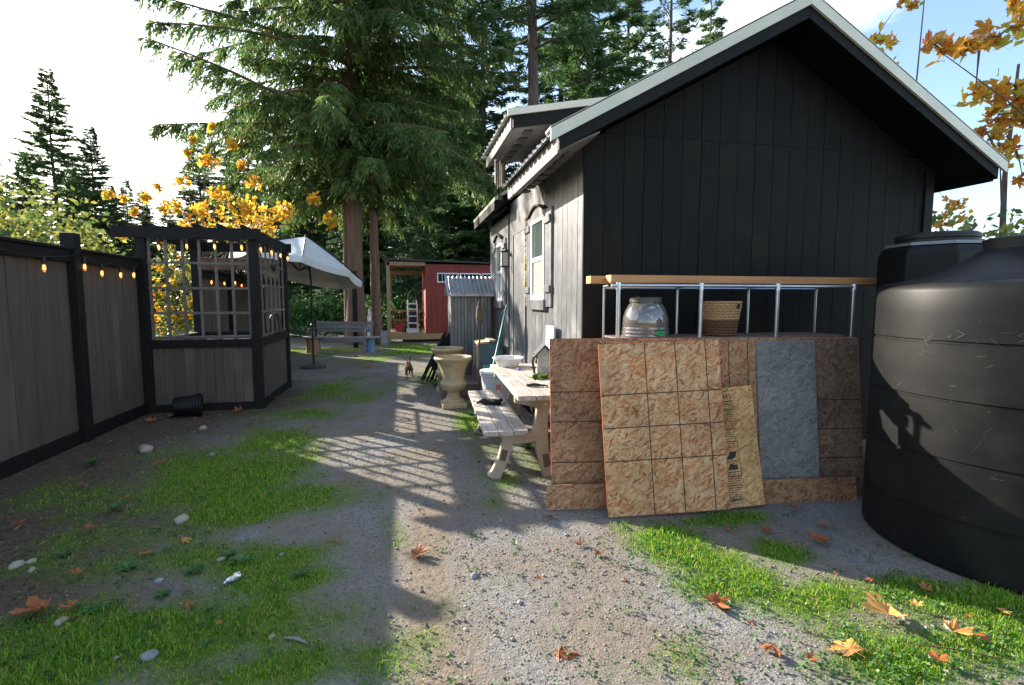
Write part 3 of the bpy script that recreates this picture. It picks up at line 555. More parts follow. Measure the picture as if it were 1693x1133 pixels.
# ------------------------------------------------------------------ patio umbrella, bench, stools
ub = thing('patio_umbrella', 'off-white patio umbrella tilted open behind the pergola', 'umbrella', (-1.92, 11.6, 0))
MB().tube([(0, 0, .06), (0, 0, 1.9), (-.08, .02, 2.75)], .022, 10).build('pole', 'iron', ub)
MB().lathe([(0, 0), (.26, 0), (.26, .05), (.05, .08), (0, .08)], 24).build('base', 'slate', ub)
Tu = Matrix.Translation((-.08, .02, 2.84)) @ Matrix.Rotation(R(11), 4, 'Y') @ Matrix.Rotation(R(-9), 4, 'X')
def rim(k, r, z): a = 2 * math.pi * k / 8 + .2; return Vector((r * math.cos(a), r * math.sin(a), z))
for k in range(8):
    a0, a1 = rim(k, 1.32, -.64), rim(k + 1, 1.32, -.64); vs = []; fs = []; n = 5
    for i in range(n + 1):
        f = i / n; rr = f; zz = -.68 * f ** 1.1
        p0, p1 = Vector((a0.x * rr, a0.y * rr, zz)), Vector((a1.x * rr, a1.y * rr, zz))
        for j in range(5): q = j / 4; pm = p0.lerp(p1, q); sag = .10 * f * 4 * q * (1 - q); pm *= 1 - sag * .25; pm.z = zz - sag * .25; vs.append(pm)
    for i in range(n):
        for j in range(4): fs.append((i * 5 + j, i * 5 + j + 1, i * 5 + 6 + j, i * 5 + 5 + j))
    e = [n * 5 + j for j in range(5)]; base_i = len(vs); vs += [vs[q_] + Vector((0, 0, -.13)) for q_ in e]
    for j in range(4): fs.append((e[j], e[j + 1], base_i + j + 1, base_i + j))
    me = MB().add(vs, fs, True, Tu).build('canopy_panel', 'canvas', ub)
    MB().tube([Tu @ Vector((0, 0, -.03)), Tu @ (a0 * .55 + Vector((0, 0, .06))), Tu @ (a0 + Vector((0, 0, -.02)))], .012, 6).build('rib', 'iron', ub)
    MB().tube([Tu @ Vector((0, 0, -.75)), Tu @ (a0 * .55 + Vector((0, 0, .05)))], .010, 6).build('strut', 'iron', ub)
MB().lathe([(0, .06), (.02, .03), (.03, 0), (0, -.02)], 10, T=Tu).build('finial', 'iron', ub)
bn = thing('garden_bench', 'weathered grey slatted garden bench with curved arms before the trees', 'bench', (-1.75, 15.1, 0), R(-18))
for i in range(3): MB().box(-.78, .78, .22 + i * .025, .25 + i * .025, .56 + i * .105, .65 + i * .105).build('back_slat', 'bench_wood', bn, .004)
for i in range(4): MB().box(-.85, .85, -.26 + i * .115, -.16 + i * .115, .40, .435).build('seat_slat', 'bench_wood', bn, .004)
MB().box(-.85, .85, -.285, -.262, .30, .41).build('apron', 'bench_wood', bn, .004)
for s in (-1, 1):
    x = s * .82
    MB().bar((x, -.24, 0), (x, -.26, .62), .06, .05).build('leg', 'bench_wood', bn); MB().bar((x, .22, 0), (x, .30, .88), .06, .05).build('leg', 'bench_wood', bn)
    MB().tube([(x, .26, .62), (x, .05, .68), (x, -.18, .67), (x, -.27, .6), (x, -.26, .44)], [.025, .03, .032, .03, .026], 8).build('arm', 'bench_wood', bn)
MB().box(-1.0, -.85, .04, .12, .0, .001)
def stool(name, label, loc, body, top, r, h, tw):
    s_ = thing(name, label, 'side table', loc)
    MB().lathe([(0, 0), (r * 1.0, 0), (r * .96, h * .5), (r, h - .04), (0, h - .04)], 20).build('pedestal', body, s_)
    MB().lathe([(0, h - .038), (tw - .02, h - .038), (tw, h - .02), (tw - .01, h), (0, h)], 24).build('table_top', top, s_); return s_
gl = G(518, 583); stool('stool', 'terracotta drum side table with plank top carrying a lantern', (gl.x, gl.y, 0), 'terracotta', 'bench_wood', .20, .46, .30)
gr = G(611, 582); stool('stool', 'blue pedestal side table beside the garden bench', (gr.x, gr.y, 0), 'blue_paint', 'bench_wood', .155, .44, .33)
ln = thing('lantern', 'black framed glass candle lantern on the terracotta side table', 'lantern', (gl.x + .02, gl.y - .03, .46))
mb = MB().box(-.085, .085, -.085, .085, 0, .025).box(-.09, .09, -.09, .09, .30, .32)
for a in (-1, 1):
    for c_ in (-1, 1): mb.box(a * .075 - .008, a * .075 + .008, c_ * .075 - .008, c_ * .075 + .008, .025, .30)
mb.build('frame', 'iron', ln); MB().box(-.066, .066, -.066, .066, .027, .298).build('glass', 'clear_glass', ln)
MB().lathe([(0, .027), (.03, .027), (.03, .16), (0, .16)], 12).build('candle', 'white_plastic', ln)
MB().lathe([(.08, .322), (.03, .39), (0, .40)], 4).tube([(-.03, 0, .39), (-.03, 0, .45), (.03, 0, .45), (.03, 0, .39)], .005, 5).build('roof', 'iron', ln)
gp = G(610, 577); mk = thing('marker_stake', 'white wrapped stake with orange band beside the tree trunk', 'stake', (gp.x + .02, 16.0, 0))
MB().tube([(0, 0, 0), (.01, 0, .5), (0, 0, 1.05)], [.06, .07, .05], 8).build('wrap', 'marker', mk); MB().box(-.03, .03, -.012, .012, 1.05, 1.22).build('stake_top', 'white_plastic', mk)
# ------------------------------------------------------------------ red shed with porch
RS = thing('red_shed', 'red board shed with an open timber porch and small-pane windows', 'shed', (-.5, 18, 0)); 
XW, XE, DP = 1.31, 4.9, 3.0
def rp_(mb, n, mt, par=None, bev=0): return mb.build(n, mt, par or RS, bev)
rw = rp_(MB().box(XW + .02, XE, .02, DP, .3, 2.72), 'wall', 'red_siding')
q = XW
while q < XE - .01: w = min(.2, XE - q); rp_(MB().box(q + .003, q + w - .003, 0, .019, .18, 2.74), 'siding_board', 'red_siding', rw); q += w
rp_(MB().box(XW, XW + .019, .02, DP, .3, 2.6), 'side_board', 'red_siding', rw)
rp_(MB().prism([(-.12, 2.86), (XE + .1, 2.75), (XE + .1, 2.80), (-.12, 2.91)], -.15, DP + .1), 'roof', 'slate', None)
rp_(MB().box(0, XW - .01, .1, DP, 2.80, 2.825), 'porch_ceiling', 'osb_ceiling')
for q in (.0, .72): rp_(MB().box(q, q + .045, .12, DP - .1, 2.68, 2.80), 'joist', 'post_wood')
rp_(MB().box(0, XW, -.01, .09, 2.68, 2.80), 'header', 'post_wood'); rp_(MB().box(0, XW, DP - .1, DP - .01, 2.5, 2.66), 'header', 'post_wood')
rp_(MB().box(-.02, .09, -.01, .1, 0, 2.84), 'post', 'post_wood'); rp_(MB().box(-.02, .09, DP - .11, DP, 0, 2.84), 'post', 'post_wood')
rp_(MB().bar((.05, .1, 2.3), (.05, .6, 2.78), .05, .08), 'brace', 'post_wood')
rp_(MB().box(0, XW + .6, -.04, -.012, .1, .30), 'deck_fascia', 'raw_wood')
for i in range(13): rp_(MB().box(i * .1, i * .1 + .094, -.03, DP, .302, .33), 'deck_board', 'raw_wood')
for z in (.62, 1.0): rp_(MB().box(.02, .06, .1, DP - .1, z, z + .09), 'railing', 'raw_wood'); rp_(MB().box(.1, XW, DP - .07, DP - .03, z, z + .09), 'railing', 'raw_wood')
for i in range(9): rp_(MB().box(.12 + i * .13, .15 + i * .13, DP - .09, DP - .072, .33, 1.05), 'baluster', 'raw_wood')
for x0 in (1.72, 2.52, 3.32):
    wf = rp_(MB().box(x0, x0 + .76, -.03, -.002, 2.10, 2.14).box(x0, x0 + .76, -.03, -.002, 2.40, 2.44).box(x0, x0 + .04, -.03, -.002, 2.14, 2.40).box(x0 + .72, x0 + .76, -.03, -.002, 2.14, 2.40), 'window', 'white_vinyl')
    rp_(MB().box(x0 + .04, x0 + .72, -.012, -.005, 2.14, 2.40), 'pane', 'pane_dark', wf)
    for i in range(1, 5): rp_(MB().box(x0 + .04 + i * .136 - .008, x0 + .04 + i * .136 + .008, -.022, -.013, 2.14, 2.40), 'muntin', 'white_vinyl', wf)
ht = thing('hand_truck', 'silver hand truck with black wheels standing on the shed porch', 'hand truck', (.36, 18.45, .33), R(4))
for s in (-1, 1):
    MB().tube([(s * .17, .0, .06), (s * .17, .06, .95), (s * .15, .10, 1.15)], .02, 8).build('rail', 'alu', ht)
    w_ = MB().lathe([(.05, -.035), (.12, -.04), (.135, 0), (.12, .04), (.05, .035)], 18, (0, 0, 0), Matrix.Translation((s * .25, .12, .136)) @ Matrix.Rotation(R(90), 4, 'Y')).build('tyre', 'rubber', ht)
    MB().lathe([(0, -.02), (.055, -.02), (.055, .02), (0, .02)], 12, (0, 0, 0), Matrix.Translation((s * .25, .12, .136)) @ Matrix.Rotation(R(90), 4, 'Y')).build('hub', 'alu', w_)
for z in (.3, .55, .8, 1.0): MB().box(-.16, .16, .03 + z * .05 - .02, .05 + z * .05 - .02, z, z + .05).build('crossbar', 'alu', ht)
MB().tube([(-.15, .10, 1.15), (-.12, .12, 1.4), (0, .13, 1.5), (.12, .12, 1.4), (.15, .10, 1.15)], .015, 8).build('handle', 'iron', ht)
MB().box(-.23, .23, -.22, .0, .0, .012).box(-.23, .23, -.01, .012, 0, .14).build('toe_plate', 'alu', ht)
MB().box(-.13, .13, .06, .2, .35, .75).build('load', 'rubber', ht, .02)
tb = thing('storage_tote', 'red plastic tote with lid on the shed porch', 'tote', (-.08, 18.9, .33)); MB().prism([(-.17, 0), (.17, 0), (.21, .26), (-.21, .26)], -.15, .15).build('tub', 'red_plastic', tb, .01); MB().box(-.22, .22, -.17, .17, .262, .30).build('lid', 'red_plastic', tb, .01)
gb = G(634, 571); cb = thing('concrete_block', 'grey hollow concrete block standing at the porch corner', 'block', (gb.x, 17.4, 0), R(8))
MB().box(-.1, .1, -.2, -.16, 0, .45).box(-.1, .1, .16, .2, 0, .45).box(-.1, .1, -.02, .02, 0, .45).box(-.1, -.07, -.16, .16, 0, .45).box(.07, .1, -.16, .16, 0, .45).build('shell', 'stone_grey', cb)
# ------------------------------------------------------------------ grey metal shed, steps, urns
ms = thing('metal_cabinet_shed', 'small grey ribbed metal shed with rusty tin roof beside the cabin', 'shed', (.82, 8.75, 0))
ms_w = MB().box(0.01, .70, .02, .65, 0, 1.6).build('wall', 'grey_metal', ms)
for i in range(12):
    x = .0 + i * .0585; MB().prism([(x, 0), (x + .012, -.016), (x + .038, -.016), (x + .05, 0)], 0, .001)
    MB().box(x + .004, x + .05, -.016 if i % 2 else -.006, .018, .0, 1.585).build('wall_rib', 'grey_metal', ms_w)
rf = MB().prism([(-.05, 0), (.77, 0), (.77, .012), (-.05, .012)], -.14, .0)
rm = MB(); zf = lambda y: 1.60 + (y + .16) * .85
vs = []; prof = []
for i in range(11):
    for dx, h in ((0, 0), (.03, 0), (.04, .022), (.06, .022), (.07, 0)): prof.append((-.05 + i * .0745 + dx, h))
prof.append((.77, 0))
for x, h in prof: vs += [(x, -.14, 1.575 + h), (x, .3, 1.90 + h), (x, .74, 1.575 + h)]
fs = []
for i in range(len(prof) - 1): a = i * 3; fs += [(a, a + 3, a + 4, a + 1), (a + 1, a + 4, a + 5, a + 2)]
rm.add(vs, fs); rr_ = rm.build('roof_sheet', 'tin_roof', ms); sm_ = rr_.modifiers.new('thick', 'SOLIDIFY'); sm_.thickness = .006
MB().box(-.07, .79, -.165, -.142, 1.555, 1.60).build('roof_edge', 'tin_roof', ms, .003)
MB().prism([(-.065, 1.56), (-.05, 1.56), (-.05, 1.62), (-.065, 1.62)], -.16, -.1).build('edge_clip', 'white_vinyl', ms)
MB().bar((-.06, -.15, 1.60), (-.06, .3, 1.93), .03, .04).build('verge_strip', 'galv', ms); MB().bar((.78, -.15, 1.60), (.78, .3, 1.93), .03, .04).build('verge_strip', 'galv', ms)
MB().add([(0.01, .02, 1.6), (.01, .3, 1.88), (.01, .63, 1.6), (.03, .02, 1.6), (.03, .3, 1.88), (.03, .63, 1.6)], [(0, 1, 2), (5, 4, 3)]).build('gable_panel', 'grey_metal', ms)
st = thing('wooden_steps', 'brown plank double step leading up to the cabin door', 'steps', (.55, 7.3, 0))
for i in range(5): MB().box(0, .56, .12 + i * .19, .30 + i * .19, .20, .235).build('lower_tread', 'deck_wood', st, .004)
MB().box(.0, .03, .12, 1.06, .0, .198).box(.03, .56, .12, .14, .0, .198).build('lower_riser', 'deck_wood', st)
for i in range(5): MB().box(.57 + i * .095, .57 + i * .095 + .09, -.35, 1.0, .40, .435).build('upper_tread', 'deck_wood', st, .004)
MB().box(.57, .60, -.35, 1.0, .0, .398).box(.60, 1.04, -.35, -.32, .0, .398).build('upper_riser', 'deck_wood', st)
def urn(label, x, y, s):
    u = thing('stone_urn', label, 'urn', (x, y, 0)); k = s
    MB().box(-.17 * k, .17 * k, -.17 * k, .17 * k, 0, .07 * k).build('plinth', 'urn_stone', u, .012)
    MB().lathe([(.155 * k, .07 * k), (.15 * k, .095 * k), (.11 * k, .12 * k), (.088 * k, .17 * k), (.088 * k, .21 * k), (.10 * k, .225 * k), (.15 * k, .25 * k), (.187 * k, .30 * k), (.19 * k, .335 * k), (.165 * k, .37 * k), (.155 * k, .385 * k), (.158 * k, .45 * k), (.175 * k, .53 * k), (.21 * k, .61 * k), (.245 * k, .655 * k), (.262 * k, .67 * k), (.268 * k, .69 * k), (.255 * k, .712 * k), (.232 * k, .70 * k), (.20 * k, .62 * k), (0, .62 * k)], 36).build('bowl', 'urn_stone', u)
    MB().lathe([(0, .64 * k), (.205 * k, .635 * k)], 24).build('soil', 'soil', u)
urn('tan stone garden urn on a square foot beside the lower step', .68, 6.98, 1.0)
urn('tan stone garden urn standing behind the other urn against the shed', .70, 8.12, 1.02)
# dog kennel-like box, torch, broom, bin
kb = thing('pet_house', 'small teal grey wooden pet house with tan trim on the upper step', 'pet house', (1.33, 8.0, .435))
MB().prism([(-.17, 0), (.22, 0), (.22, .26), (.06, .40), (-.17, .36)], -.2, .2).build('wall', 'teal_grey', kb, .004)
MB().bar((-.19, 0, .375), (.0, 0, .395), .46, .03).build('roof_board', 'tan_trim', kb); MB().bar((.0, 0, .418), (.10, 0, .418), .46, .03).build('roof_board', 'tan_trim', kb)
MB().box(-.195, -.172, -.2, -.15, 0, .35).box(-.195, -.172, .15, .2, 0, .35).build('corner_trim', 'tan_trim', kb)
tk = thing('tiki_torch', 'bamboo tiki torch on a thin pole beside the steps', 'torch', (1.06, 7.02, 0))
MB().tube([(0, 0, 0), (0, 0, 1.1)], .011, 7).build('pole', 'bamboo', tk)
MB().lathe([(0, 1.08), (.018, 1.09), (.045, 1.2), (.05, 1.29), (.04, 1.36), (0, 1.36)], 12).build('basket', 'bamboo', tk)
MB().lathe([(.046, 1.36), (.03, 1.40), (.022, 1.44), (.018, 1.47), (0, 1.475)], 12).build('canister', 'rust', tk)
br = thing('broom', 'teal handled broom leaning on the cabin wall', 'broom', (1.28, 7.15, .437))
MB().tube([(0, 0, .1), (.295, .45, .98)], .016, 8).build('handle', 'teal', br)
MB().box(-.14, .14, -.03, .03, .06, .11).build('head', 'teal', br); MB().box(-.13, .13, -.028, .028, 0, .058).build('bristles', 'bamboo', br)
bi = thing('plastic_bin', 'pale grey plastic bin with a red sticker by the table end', 'bin', (1.16, 6.28, 0))
MB().lathe([(0, 0), (.15, 0), (.155, .02), (.19, .52), (.205, .53), (.205, .56), (.19, .56), (.148, .05), (0, .05)], 30).build('body', 'bin_grey', bi)
MB().lathe([(0, .565), (.20, .565), (.21, .575), (.205, .60), (.1, .62), (0, .62)], 30).build('lid', 'white_plastic', bi)
rs_ = []
for i in range(5): a = math.radians(-102 + i * 5); rs_ += [(.1815 * math.cos(a), .1815 * math.sin(a), .36), (.187 * math.cos(a), .187 * math.sin(a), .44)]
MB().add(rs_, [(2 * i, 2 * i + 2, 2 * i + 3, 2 * i + 1) for i in range(4)]).build('sticker', 'sticker_red', bi)
fb = thing('folded_chairs', 'bundle of black folded camp chairs leaning on the metal shed', 'folded chairs', (.3, 9.3, 0))
for i in range(9):
    a = Vector((.0 + .07 * i * .8, .0 + rng.uniform(-.12, .12), .0)); b_ = Vector((.50 + rng.uniform(-.05, .05) + .012 * i, -.15 + rng.uniform(-.1, .1), .98 - .035 * i + rng.uniform(-.06, .1)))
    MB().tube([a, a.lerp(b_, .5) + Vector((0, 0, .02)), b_], .017, 7).build('frame_tube', 'iron', fb)
    if i % 2 == 0: MB().tube([a.lerp(b_, .25), a.lerp(b_, .45) + Vector((.04, -.03, 0)), a.lerp(b_, .7) + Vector((.03, .02, -.02)), a.lerp(b_, .92)], [.03, .065, .055, .03], 8).build('fabric', 'cloth_black', fb)
# ------------------------------------------------------------------ convertible picnic bench table
TBX, TBY, TRZ = .74, 4.02, R(-3.5)
pt_ = thing('picnic_table', 'grey plank table and bench on curved tan resin end frames', 'table', (TBX, TBY, 0), TRZ)
def frame(y0, nm):
    y1 = y0 + .075
    f = MB().ribbon([(.45, .70, .15), (.405, .60, .105), (.385, .48, .105), (.385, .36, .115), (.40, .22, .105), (.44, .09, .11), (.47, 0, .13)], y0, y1)
    f.prism([(.16, .64), (.34, .60), (.58, .60), (.74, .64), (.74, .70), (.16, .70)], y0 + .002, y1 - .002)
    f.ribbon([(.115, .405, .13), (.10, .30, .095), (.065, .17, .09), (.01, .05, .095), (-.025, 0, .12)], y0, y1)
    f.prism([(-.09, .365), (.22, .355), (.22, .405), (-.09, .405)], y0 + .003, y1 - .003)
    f.ribbon([(.13, .335, .085), (.25, .335, .08), (.33, .35, .09), (.37, .41, .12)], y0 + .004, y1 - .004)
    o = f.build(nm, 'resin', pt_, .008)
    fr = MB().ribbon([(.418, .20, .055), (.442, .09, .06)], y0 - .004, y0 + .01).ribbon([(.078, .25, .05), (.055, .16, .05)], y0 - .004, y0 + .01).build('recess_shade', 'resin_shade', o)  # raised dark strips paint the shade of hollows in the legs
    MB().lathe([(0, 0), (.012, 0), (.010, .006), (0, .008)], 8, T=Matrix.Translation((.42, y0 - .001, .63)) @ Matrix.Rotation(R(90), 4, 'X')).build('bolt', 'galv', o)
frame(.0, 'end_frame'); frame(1.42, 'end_frame')
for i in range(4): MB().box(.15 + i * .152, .15 + i * .152 + .146, -.22 + rng.uniform(-.006, .006), 1.78, .702, .742).build('table_plank', 'grey_wood', pt_, .005)
for i in range(3): MB().box(-.115 + i * .123, -.115 + i * .123 + .117, -.14 + rng.uniform(-.006, .006), 1.72, .407, .445).build('seat_plank', 'grey_wood', pt_, .005)
def onT(x, y): c_, s_ = math.cos(TRZ), math.sin(TRZ); return (TBX + x * c_ - y * s_, TBY + x * s_ + y * c_)
bx_, by_ = onT(.62, .98)
bh = thing('birdhouse', 'tall weathered wooden birdhouse with grey roof on the table', 'birdhouse', (bx_, by_, .743), R(-8))
MB().prism([(-.075, 0), (.075, 0), (.075, .20), (0, .28), (-.075, .20)], -.075, .075).build('box', 'grey_wood', bh, .003)
for s in (-1, 1): MB().bar((0, 0, .295), (s * .115, 0, .172), .21, .014, (0, 0, 1)).build('roof_board', 'slate', bh)
MB().box(-.09, -.076, -.02, .02, .10, .14).tube([(-.075, .0, .06), (-.14, -.01, .06)], .008, 6).tube([(-.10, -.03, .0), (-.12, -.02, .12), (-.095, .0, .2)], .014, 6).build('perch', 'rust', bh)
MB().lathe([(0, 0), (.022, 0), (.022, .003), (0, .003)], 12, T=Matrix.Translation((-.0765, 0, .15)) @ Matrix.Rotation(R(-90), 4, 'Y')).build('hole_shade', 'rubber', bh)  # flat dark disc stands for the shade inside the entrance
bx_, by_ = onT(.33, 1.56)
bs = thing('basin', 'white plastic basin on the far end of the table', 'basin', (bx_, by_, .743))
MB().lathe([(0, 0), (.11, 0), (.12, .01), (.16, .09), (.172, .095), (.172, .105), (.156, .10), (.11, .02), (0, .02)], 28).build('bowl', 'white_plastic', bs)
MB().lathe([(.16, .088), (.178, .092), (.178, .107), (.16, .104)], 28).build('rim', 'white_plastic', bs)
bx_, by_ = onT(.40, 1.22); bc = thing('bottle_cap', 'small purple bottle cap on the table', 'cap', (bx_, by_, .743)); MB().lathe([(0, 0), (.02, 0), (.02, .02), (.016, .025), (0, .025)], 14).build('shell', 'purple', bc)
def lumpy(name, mt, parent, sx, sy, sz, seed, n=3, amp=.35):
    bm = bmesh.new(); bmesh.ops.create_icosphere(bm, subdivisions=n, radius=1); r_ = np.random.default_rng(seed); ph = r_.uniform(0, 6.28, (6, 4))
    for v in bm.verts:
        p_ = v.co; d = sum(math.sin(p_.x * (1.5 + k) + ph[k, 0]) * math.sin(p_.y * (1.5 + k) + ph[k, 1]) * math.sin(p_.z * (1.7 + k) + ph[k, 2]) for k in range(6)) * amp
        f = 1 + d * .5; v.co = Vector((p_.x * f * sx, p_.y * f * sy, max(p_.z * f, -.55) * sz + .55 * sz))
    for f in bm.faces: f.smooth = True
    me = bpy.data.meshes.new(name); bm.to_mesh(me); bm.free(); return link(name, me, mt, parent)
bx_, by_ = onT(.50, .62); gl_ = thing('work_gloves', 'lime green and black work gloves folded on the table', 'gloves', (bx_, by_, .742), R(20))
lumpy('palm', 'cloth_green', gl_, .085, .055, .035, 4); 
for i in range(4): MB().tube([(.04, -.04 + i * .025, .022), (.09, -.045 + i * .028, .03), (.125, -.04 + i * .03, .016)], [.015, .015, .012], 7).build('finger', 'cloth_black' if i % 2 else 'cloth_green', gl_)
bx_, by_ = onT(.38, .18); sg = thing('folding_tool', 'dark folding tool with red grip lying on the table', 'tool', (bx_, by_, .744), R(-12))
MB().ribbon([(-.085, .012, .018), (-.02, .02, .024), (.04, .014, .016), (.10, .008, .008)], -.012, .012).build('blade', 'iron', sg); MB().tube([(-.09, .02, .011), (-.03, .03, .011), (.02, .018, .011)], .011, 7).build('grip', 'rust', sg)
bx_, by_ = onT(.08, .92); bg_ = thing('work_gloves', 'black work gloves lying on the bench seat', 'gloves', (bx_, by_, .446), R(-30))
lumpy('palm', 'cloth_black', bg_, .10, .06, .032, 9)
for i in range(4): MB().tube([(-.05, -.04 + i * .027, .02), (-.11, -.05 + i * .034, .03), (-.15, -.055 + i * .036, .013)], [.016, .015, .012], 7).build('finger', 'cloth_black', bg_)
MB().tube([(.03, .05, .02), (.06, .09, .03), (.05, .13, .013)], [.017, .016, .013], 7).build('thumb', 'cloth_black', bg_)
wf = thing('white_frame', 'small white painted frame leaning on the cabin wall behind the birdhouse', 'frame', (1.545, 5.15, .0))
MB().box(-.012, .012, -.14, -.08, .60, 1.22).box(-.012, .012, .08, .14, .60, 1.22).box(-.012, .012, -.08, .08, 1.16, 1.22).box(-.012, .012, -.08, .08, .60, .66).box(-.012, .012, -.14, -.10, 0, .60).box(-.012, .012, .10, .14, 0, .60).build('frame_rails', 'white_vinyl', wf, .003); MB().box(-.004, .004, -.08, .08, .66, 1.16).build('panel', 'white_plastic', wf)
# ------------------------------------------------------------------ OSB sheets leaning on the pipe rack
def sheet(label, a, b_, h, lean, mt, lines=(), vlines=(), thick=.012, edge='osb_edge', z0=0.0, name='osb_sheet', roll=0):
    a, b_ = Vector((*a, z0)), Vector((*b_, z0)); d = b_ - a; w = d.length; ang = math.atan2(d.y, d.x)
    o = thing(name, label, 'board', a, ang); o.rotation_euler = (-math.asin(lean / h), R(roll), ang)
    MB().box(0.003, w - .003, 0, thick, .003, h - .003).build('face', mt, o)
    MB().box(0, .0028, 0.0005, thick, 0, h).box(w - .0028, w, 0.0005, thick, 0, h).box(.0028, w - .0028, .0005, thick, 0, .0028).box(.0028, w - .0028, .0005, thick, h - .0028, h).build('edge', edge, o)
    mb = MB()
    for z in lines: mb.box(.003, w - .003, -.0012, -.0002, z - .0035, z + .0035)
    for x_, sk in vlines: mb.prism([(x_ - .003, .003), (x_ + .003, .003), (x_ + .003 + sk, h - .004), (x_ - .003 + sk, h - .004)], -.0016, -.0004)
    if mb.v: mb.build('grid_line', 'ink', o)
    return o
sheet('wide brown board at the back of the leaning stack', (1.05, 3.44), (3.44, 3.10), 1.22, .16, 'osb_brown', (.30, .60, .82, ), (), .012)
sheet('dark weathered board at the tank end of the leaning stack', (2.98, 3.128), (3.43, 3.064), 1.215, .16, 'osb_dark', (.30, .52, .74))
sheet('worn tan board mostly hidden behind the gridded board', (1.42, 3.345), (2.645, 3.17), 1.205, .16, 'osb_brown', (), (( .30, 0), (.60, 0), (.98, 0), (1.13, 0)), edge='osb_dark')
sheet('weathered grey board in the leaning stack', (2.60, 3.16), (3.06, 3.095), 1.20, .16, 'osb_grey', (), (), edge='osb_grey')
sheet('long low offcut plank along the foot of the stack', (.98, 3.335), (3.30, 3.005), .175, .03, 'osb_brown', edge='osb_brown', name='offcut_plank')
E_ = sheet('narrow golden offcut printed with black mill stamps', (2.19, 3.085), (2.53, 3.035), .86, .12, 'osb_gold', edge='osb_gold', name='printed_offcut', roll=-5)
sheet('bright tan board ruled with a black grid at the front of the stack', (1.36, 3.125), (2.225, 3.005), 1.20, .17, 'osb_tan', (.38, .61, .84), ((.33, 0), (.55, 0), (.77, 0)), roll=-2.2)
def text(body, size, parent, loc, rot, mt='ink', name='printed_text'):
    cu = bpy.data.curves.new('t', 'FONT'); cu.body = body; cu.size = size; cu.align_x = 'CENTER'; cu.extrude = .0003
    ob = bpy.data.objects.new('t', cu); COL.objects.link(ob); dg = bpy.context.evaluated_depsgraph_get(); me = bpy.data.meshes.new_from_object(ob.evaluated_get(dg))
    bpy.data.objects.remove(ob); return link(name, me, mt, parent, loc=loc, rot=rot)
ux = .135
text('SHIP', .052, E_, (ux, -.0012, .815), (R(90), R(180), 0)); text('2490', .042, E_, (ux, -.0012, .075), (R(90), R(180), 0))
pr_ = MB()
for z in (.835, .762, .74, .70, .665, .56, .47, .43, .335, .325, .255, .225, .205, .155, .14, .055, .03): pr_.box(.075, .195, -.0011, -.0003, z - .0018, z + .0018)
for z0, z1 in ((.47, .43), (.74, .70), (.255, .225), (.42, .335), (.32, .26)):
    for x_ in (.076, .194): pr_.box(x_ - .002, x_ + .002, -.0011, -.0003, min(z0, z1), max(z0, z1))
for i in range(46):                             # rows of fine print too small to read
    z = .045 + i * .0158
    if .26 < z < .43: continue
    x_ = .085
    while x_ < .182: w = rng.uniform(.006, .022); pr_.box(x_, min(x_ + w, .187), -.0010, -.0003, z, z + .0045); x_ += w + rng.uniform(.004, .009)
pr_.prism([(.10, .345), (.13, .40), (.18, .40), (.165, .36), (.14, .345)], -.001, -.0003).prism([(.10, .27), (.18, .27), (.17, .30), (.12, .315)], -.001, -.0003)
pr_.build('mill_stamp', 'ink', E_)['kind'] = 'stuff'
# pipe rack
RK = thing('pipe_rack', 'galvanised pipe rack standing against the cabin wall', 'rack', (1.66, 3.66, 0))
def rk(mb, n, mt='galv'): mb.v = [tuple(Vector(v) - Vector((1.66, 3.66, 0))) for v in mb.v]; return mb.build(n, mt, RK)
fx = [PY(px, 520, 3.66).x for px in (1022, 1158, 1284, 1409)]; bx = [PY(px, 520, 4.12).x for px in (998, 1119, 1236, 1347)]
for x in fx: rk(MB().tube([(x, 3.66, 0), (x, 3.66, 1.61)], .0165, 10), 'post')
for x in bx: rk(MB().tube([(x, 4.12, 0), (x, 4.12, 1.60)], .011, 8), 'post')
rk(MB().tube([(fx[0] - .06, 3.66, 1.61), (fx[-1] + .02, 3.66, 1.61)], .015, 10), 'rail'); rk(MB().tube([(bx[0], 4.12, 1.60), (bx[-1] + .02, 4.12, 1.60)], .011, 8), 'rail')
rk(MB().tube([(fx[0], 3.66, 1.16), (fx[-1], 3.66, 1.16)], .013, 8), 'rail'); rk(MB().tube([(bx[0], 4.12, 1.16), (bx[-1], 4.12, 1.16)], .013, 8), 'rail')
for a, c_ in zip(fx, bx): rk(MB().tube([(a, 3.66, 1.62), (c_, 4.12, 1.612)], .011, 8), 'cross_rail'); rk(MB().tube([(a, 3.66, 1.145), (c_, 4.12, 1.145)], .011, 8), 'cross_rail')
for x in fx: rk(MB().lathe([(0, 1.635), (.02, 1.632), (.022, 1.61), (.022, 1.575), (.0166, 1.575)], 10, (x, 3.66, 0)), 'fitting')
for i in range(5): rk(MB().box(1.72, 3.8, 3.68 + i * .088, 3.76 + i * .088, 1.174, 1.19), 'shelf_slat', 'deck_wood')
for i, (x0, x1, y_, z_) in enumerate(((1.62, 4.75, 3.80, 1.634), (1.50, 4.9, 3.93, 1.630))):
    tag(MB().box(0, x1 - x0, -.055, .055, 0, .062).build('lumber_plank', 'lumber', None, .003, loc=(x0, y_, z_), rot=(0, 0, R(-.6 * i))), ['orange cedar plank lying on the front of the pipe rack', 'longer orange cedar plank lying on the back of the pipe rack'][i], 'plank', 'planks on the pipe rack')
p = PY(1066, 560, 3.86); gp_ = thing('glazed_pot', 'large glossy glazed planter upside down on the pipe rack', 'pot', (p.x, 3.86, 1.191))
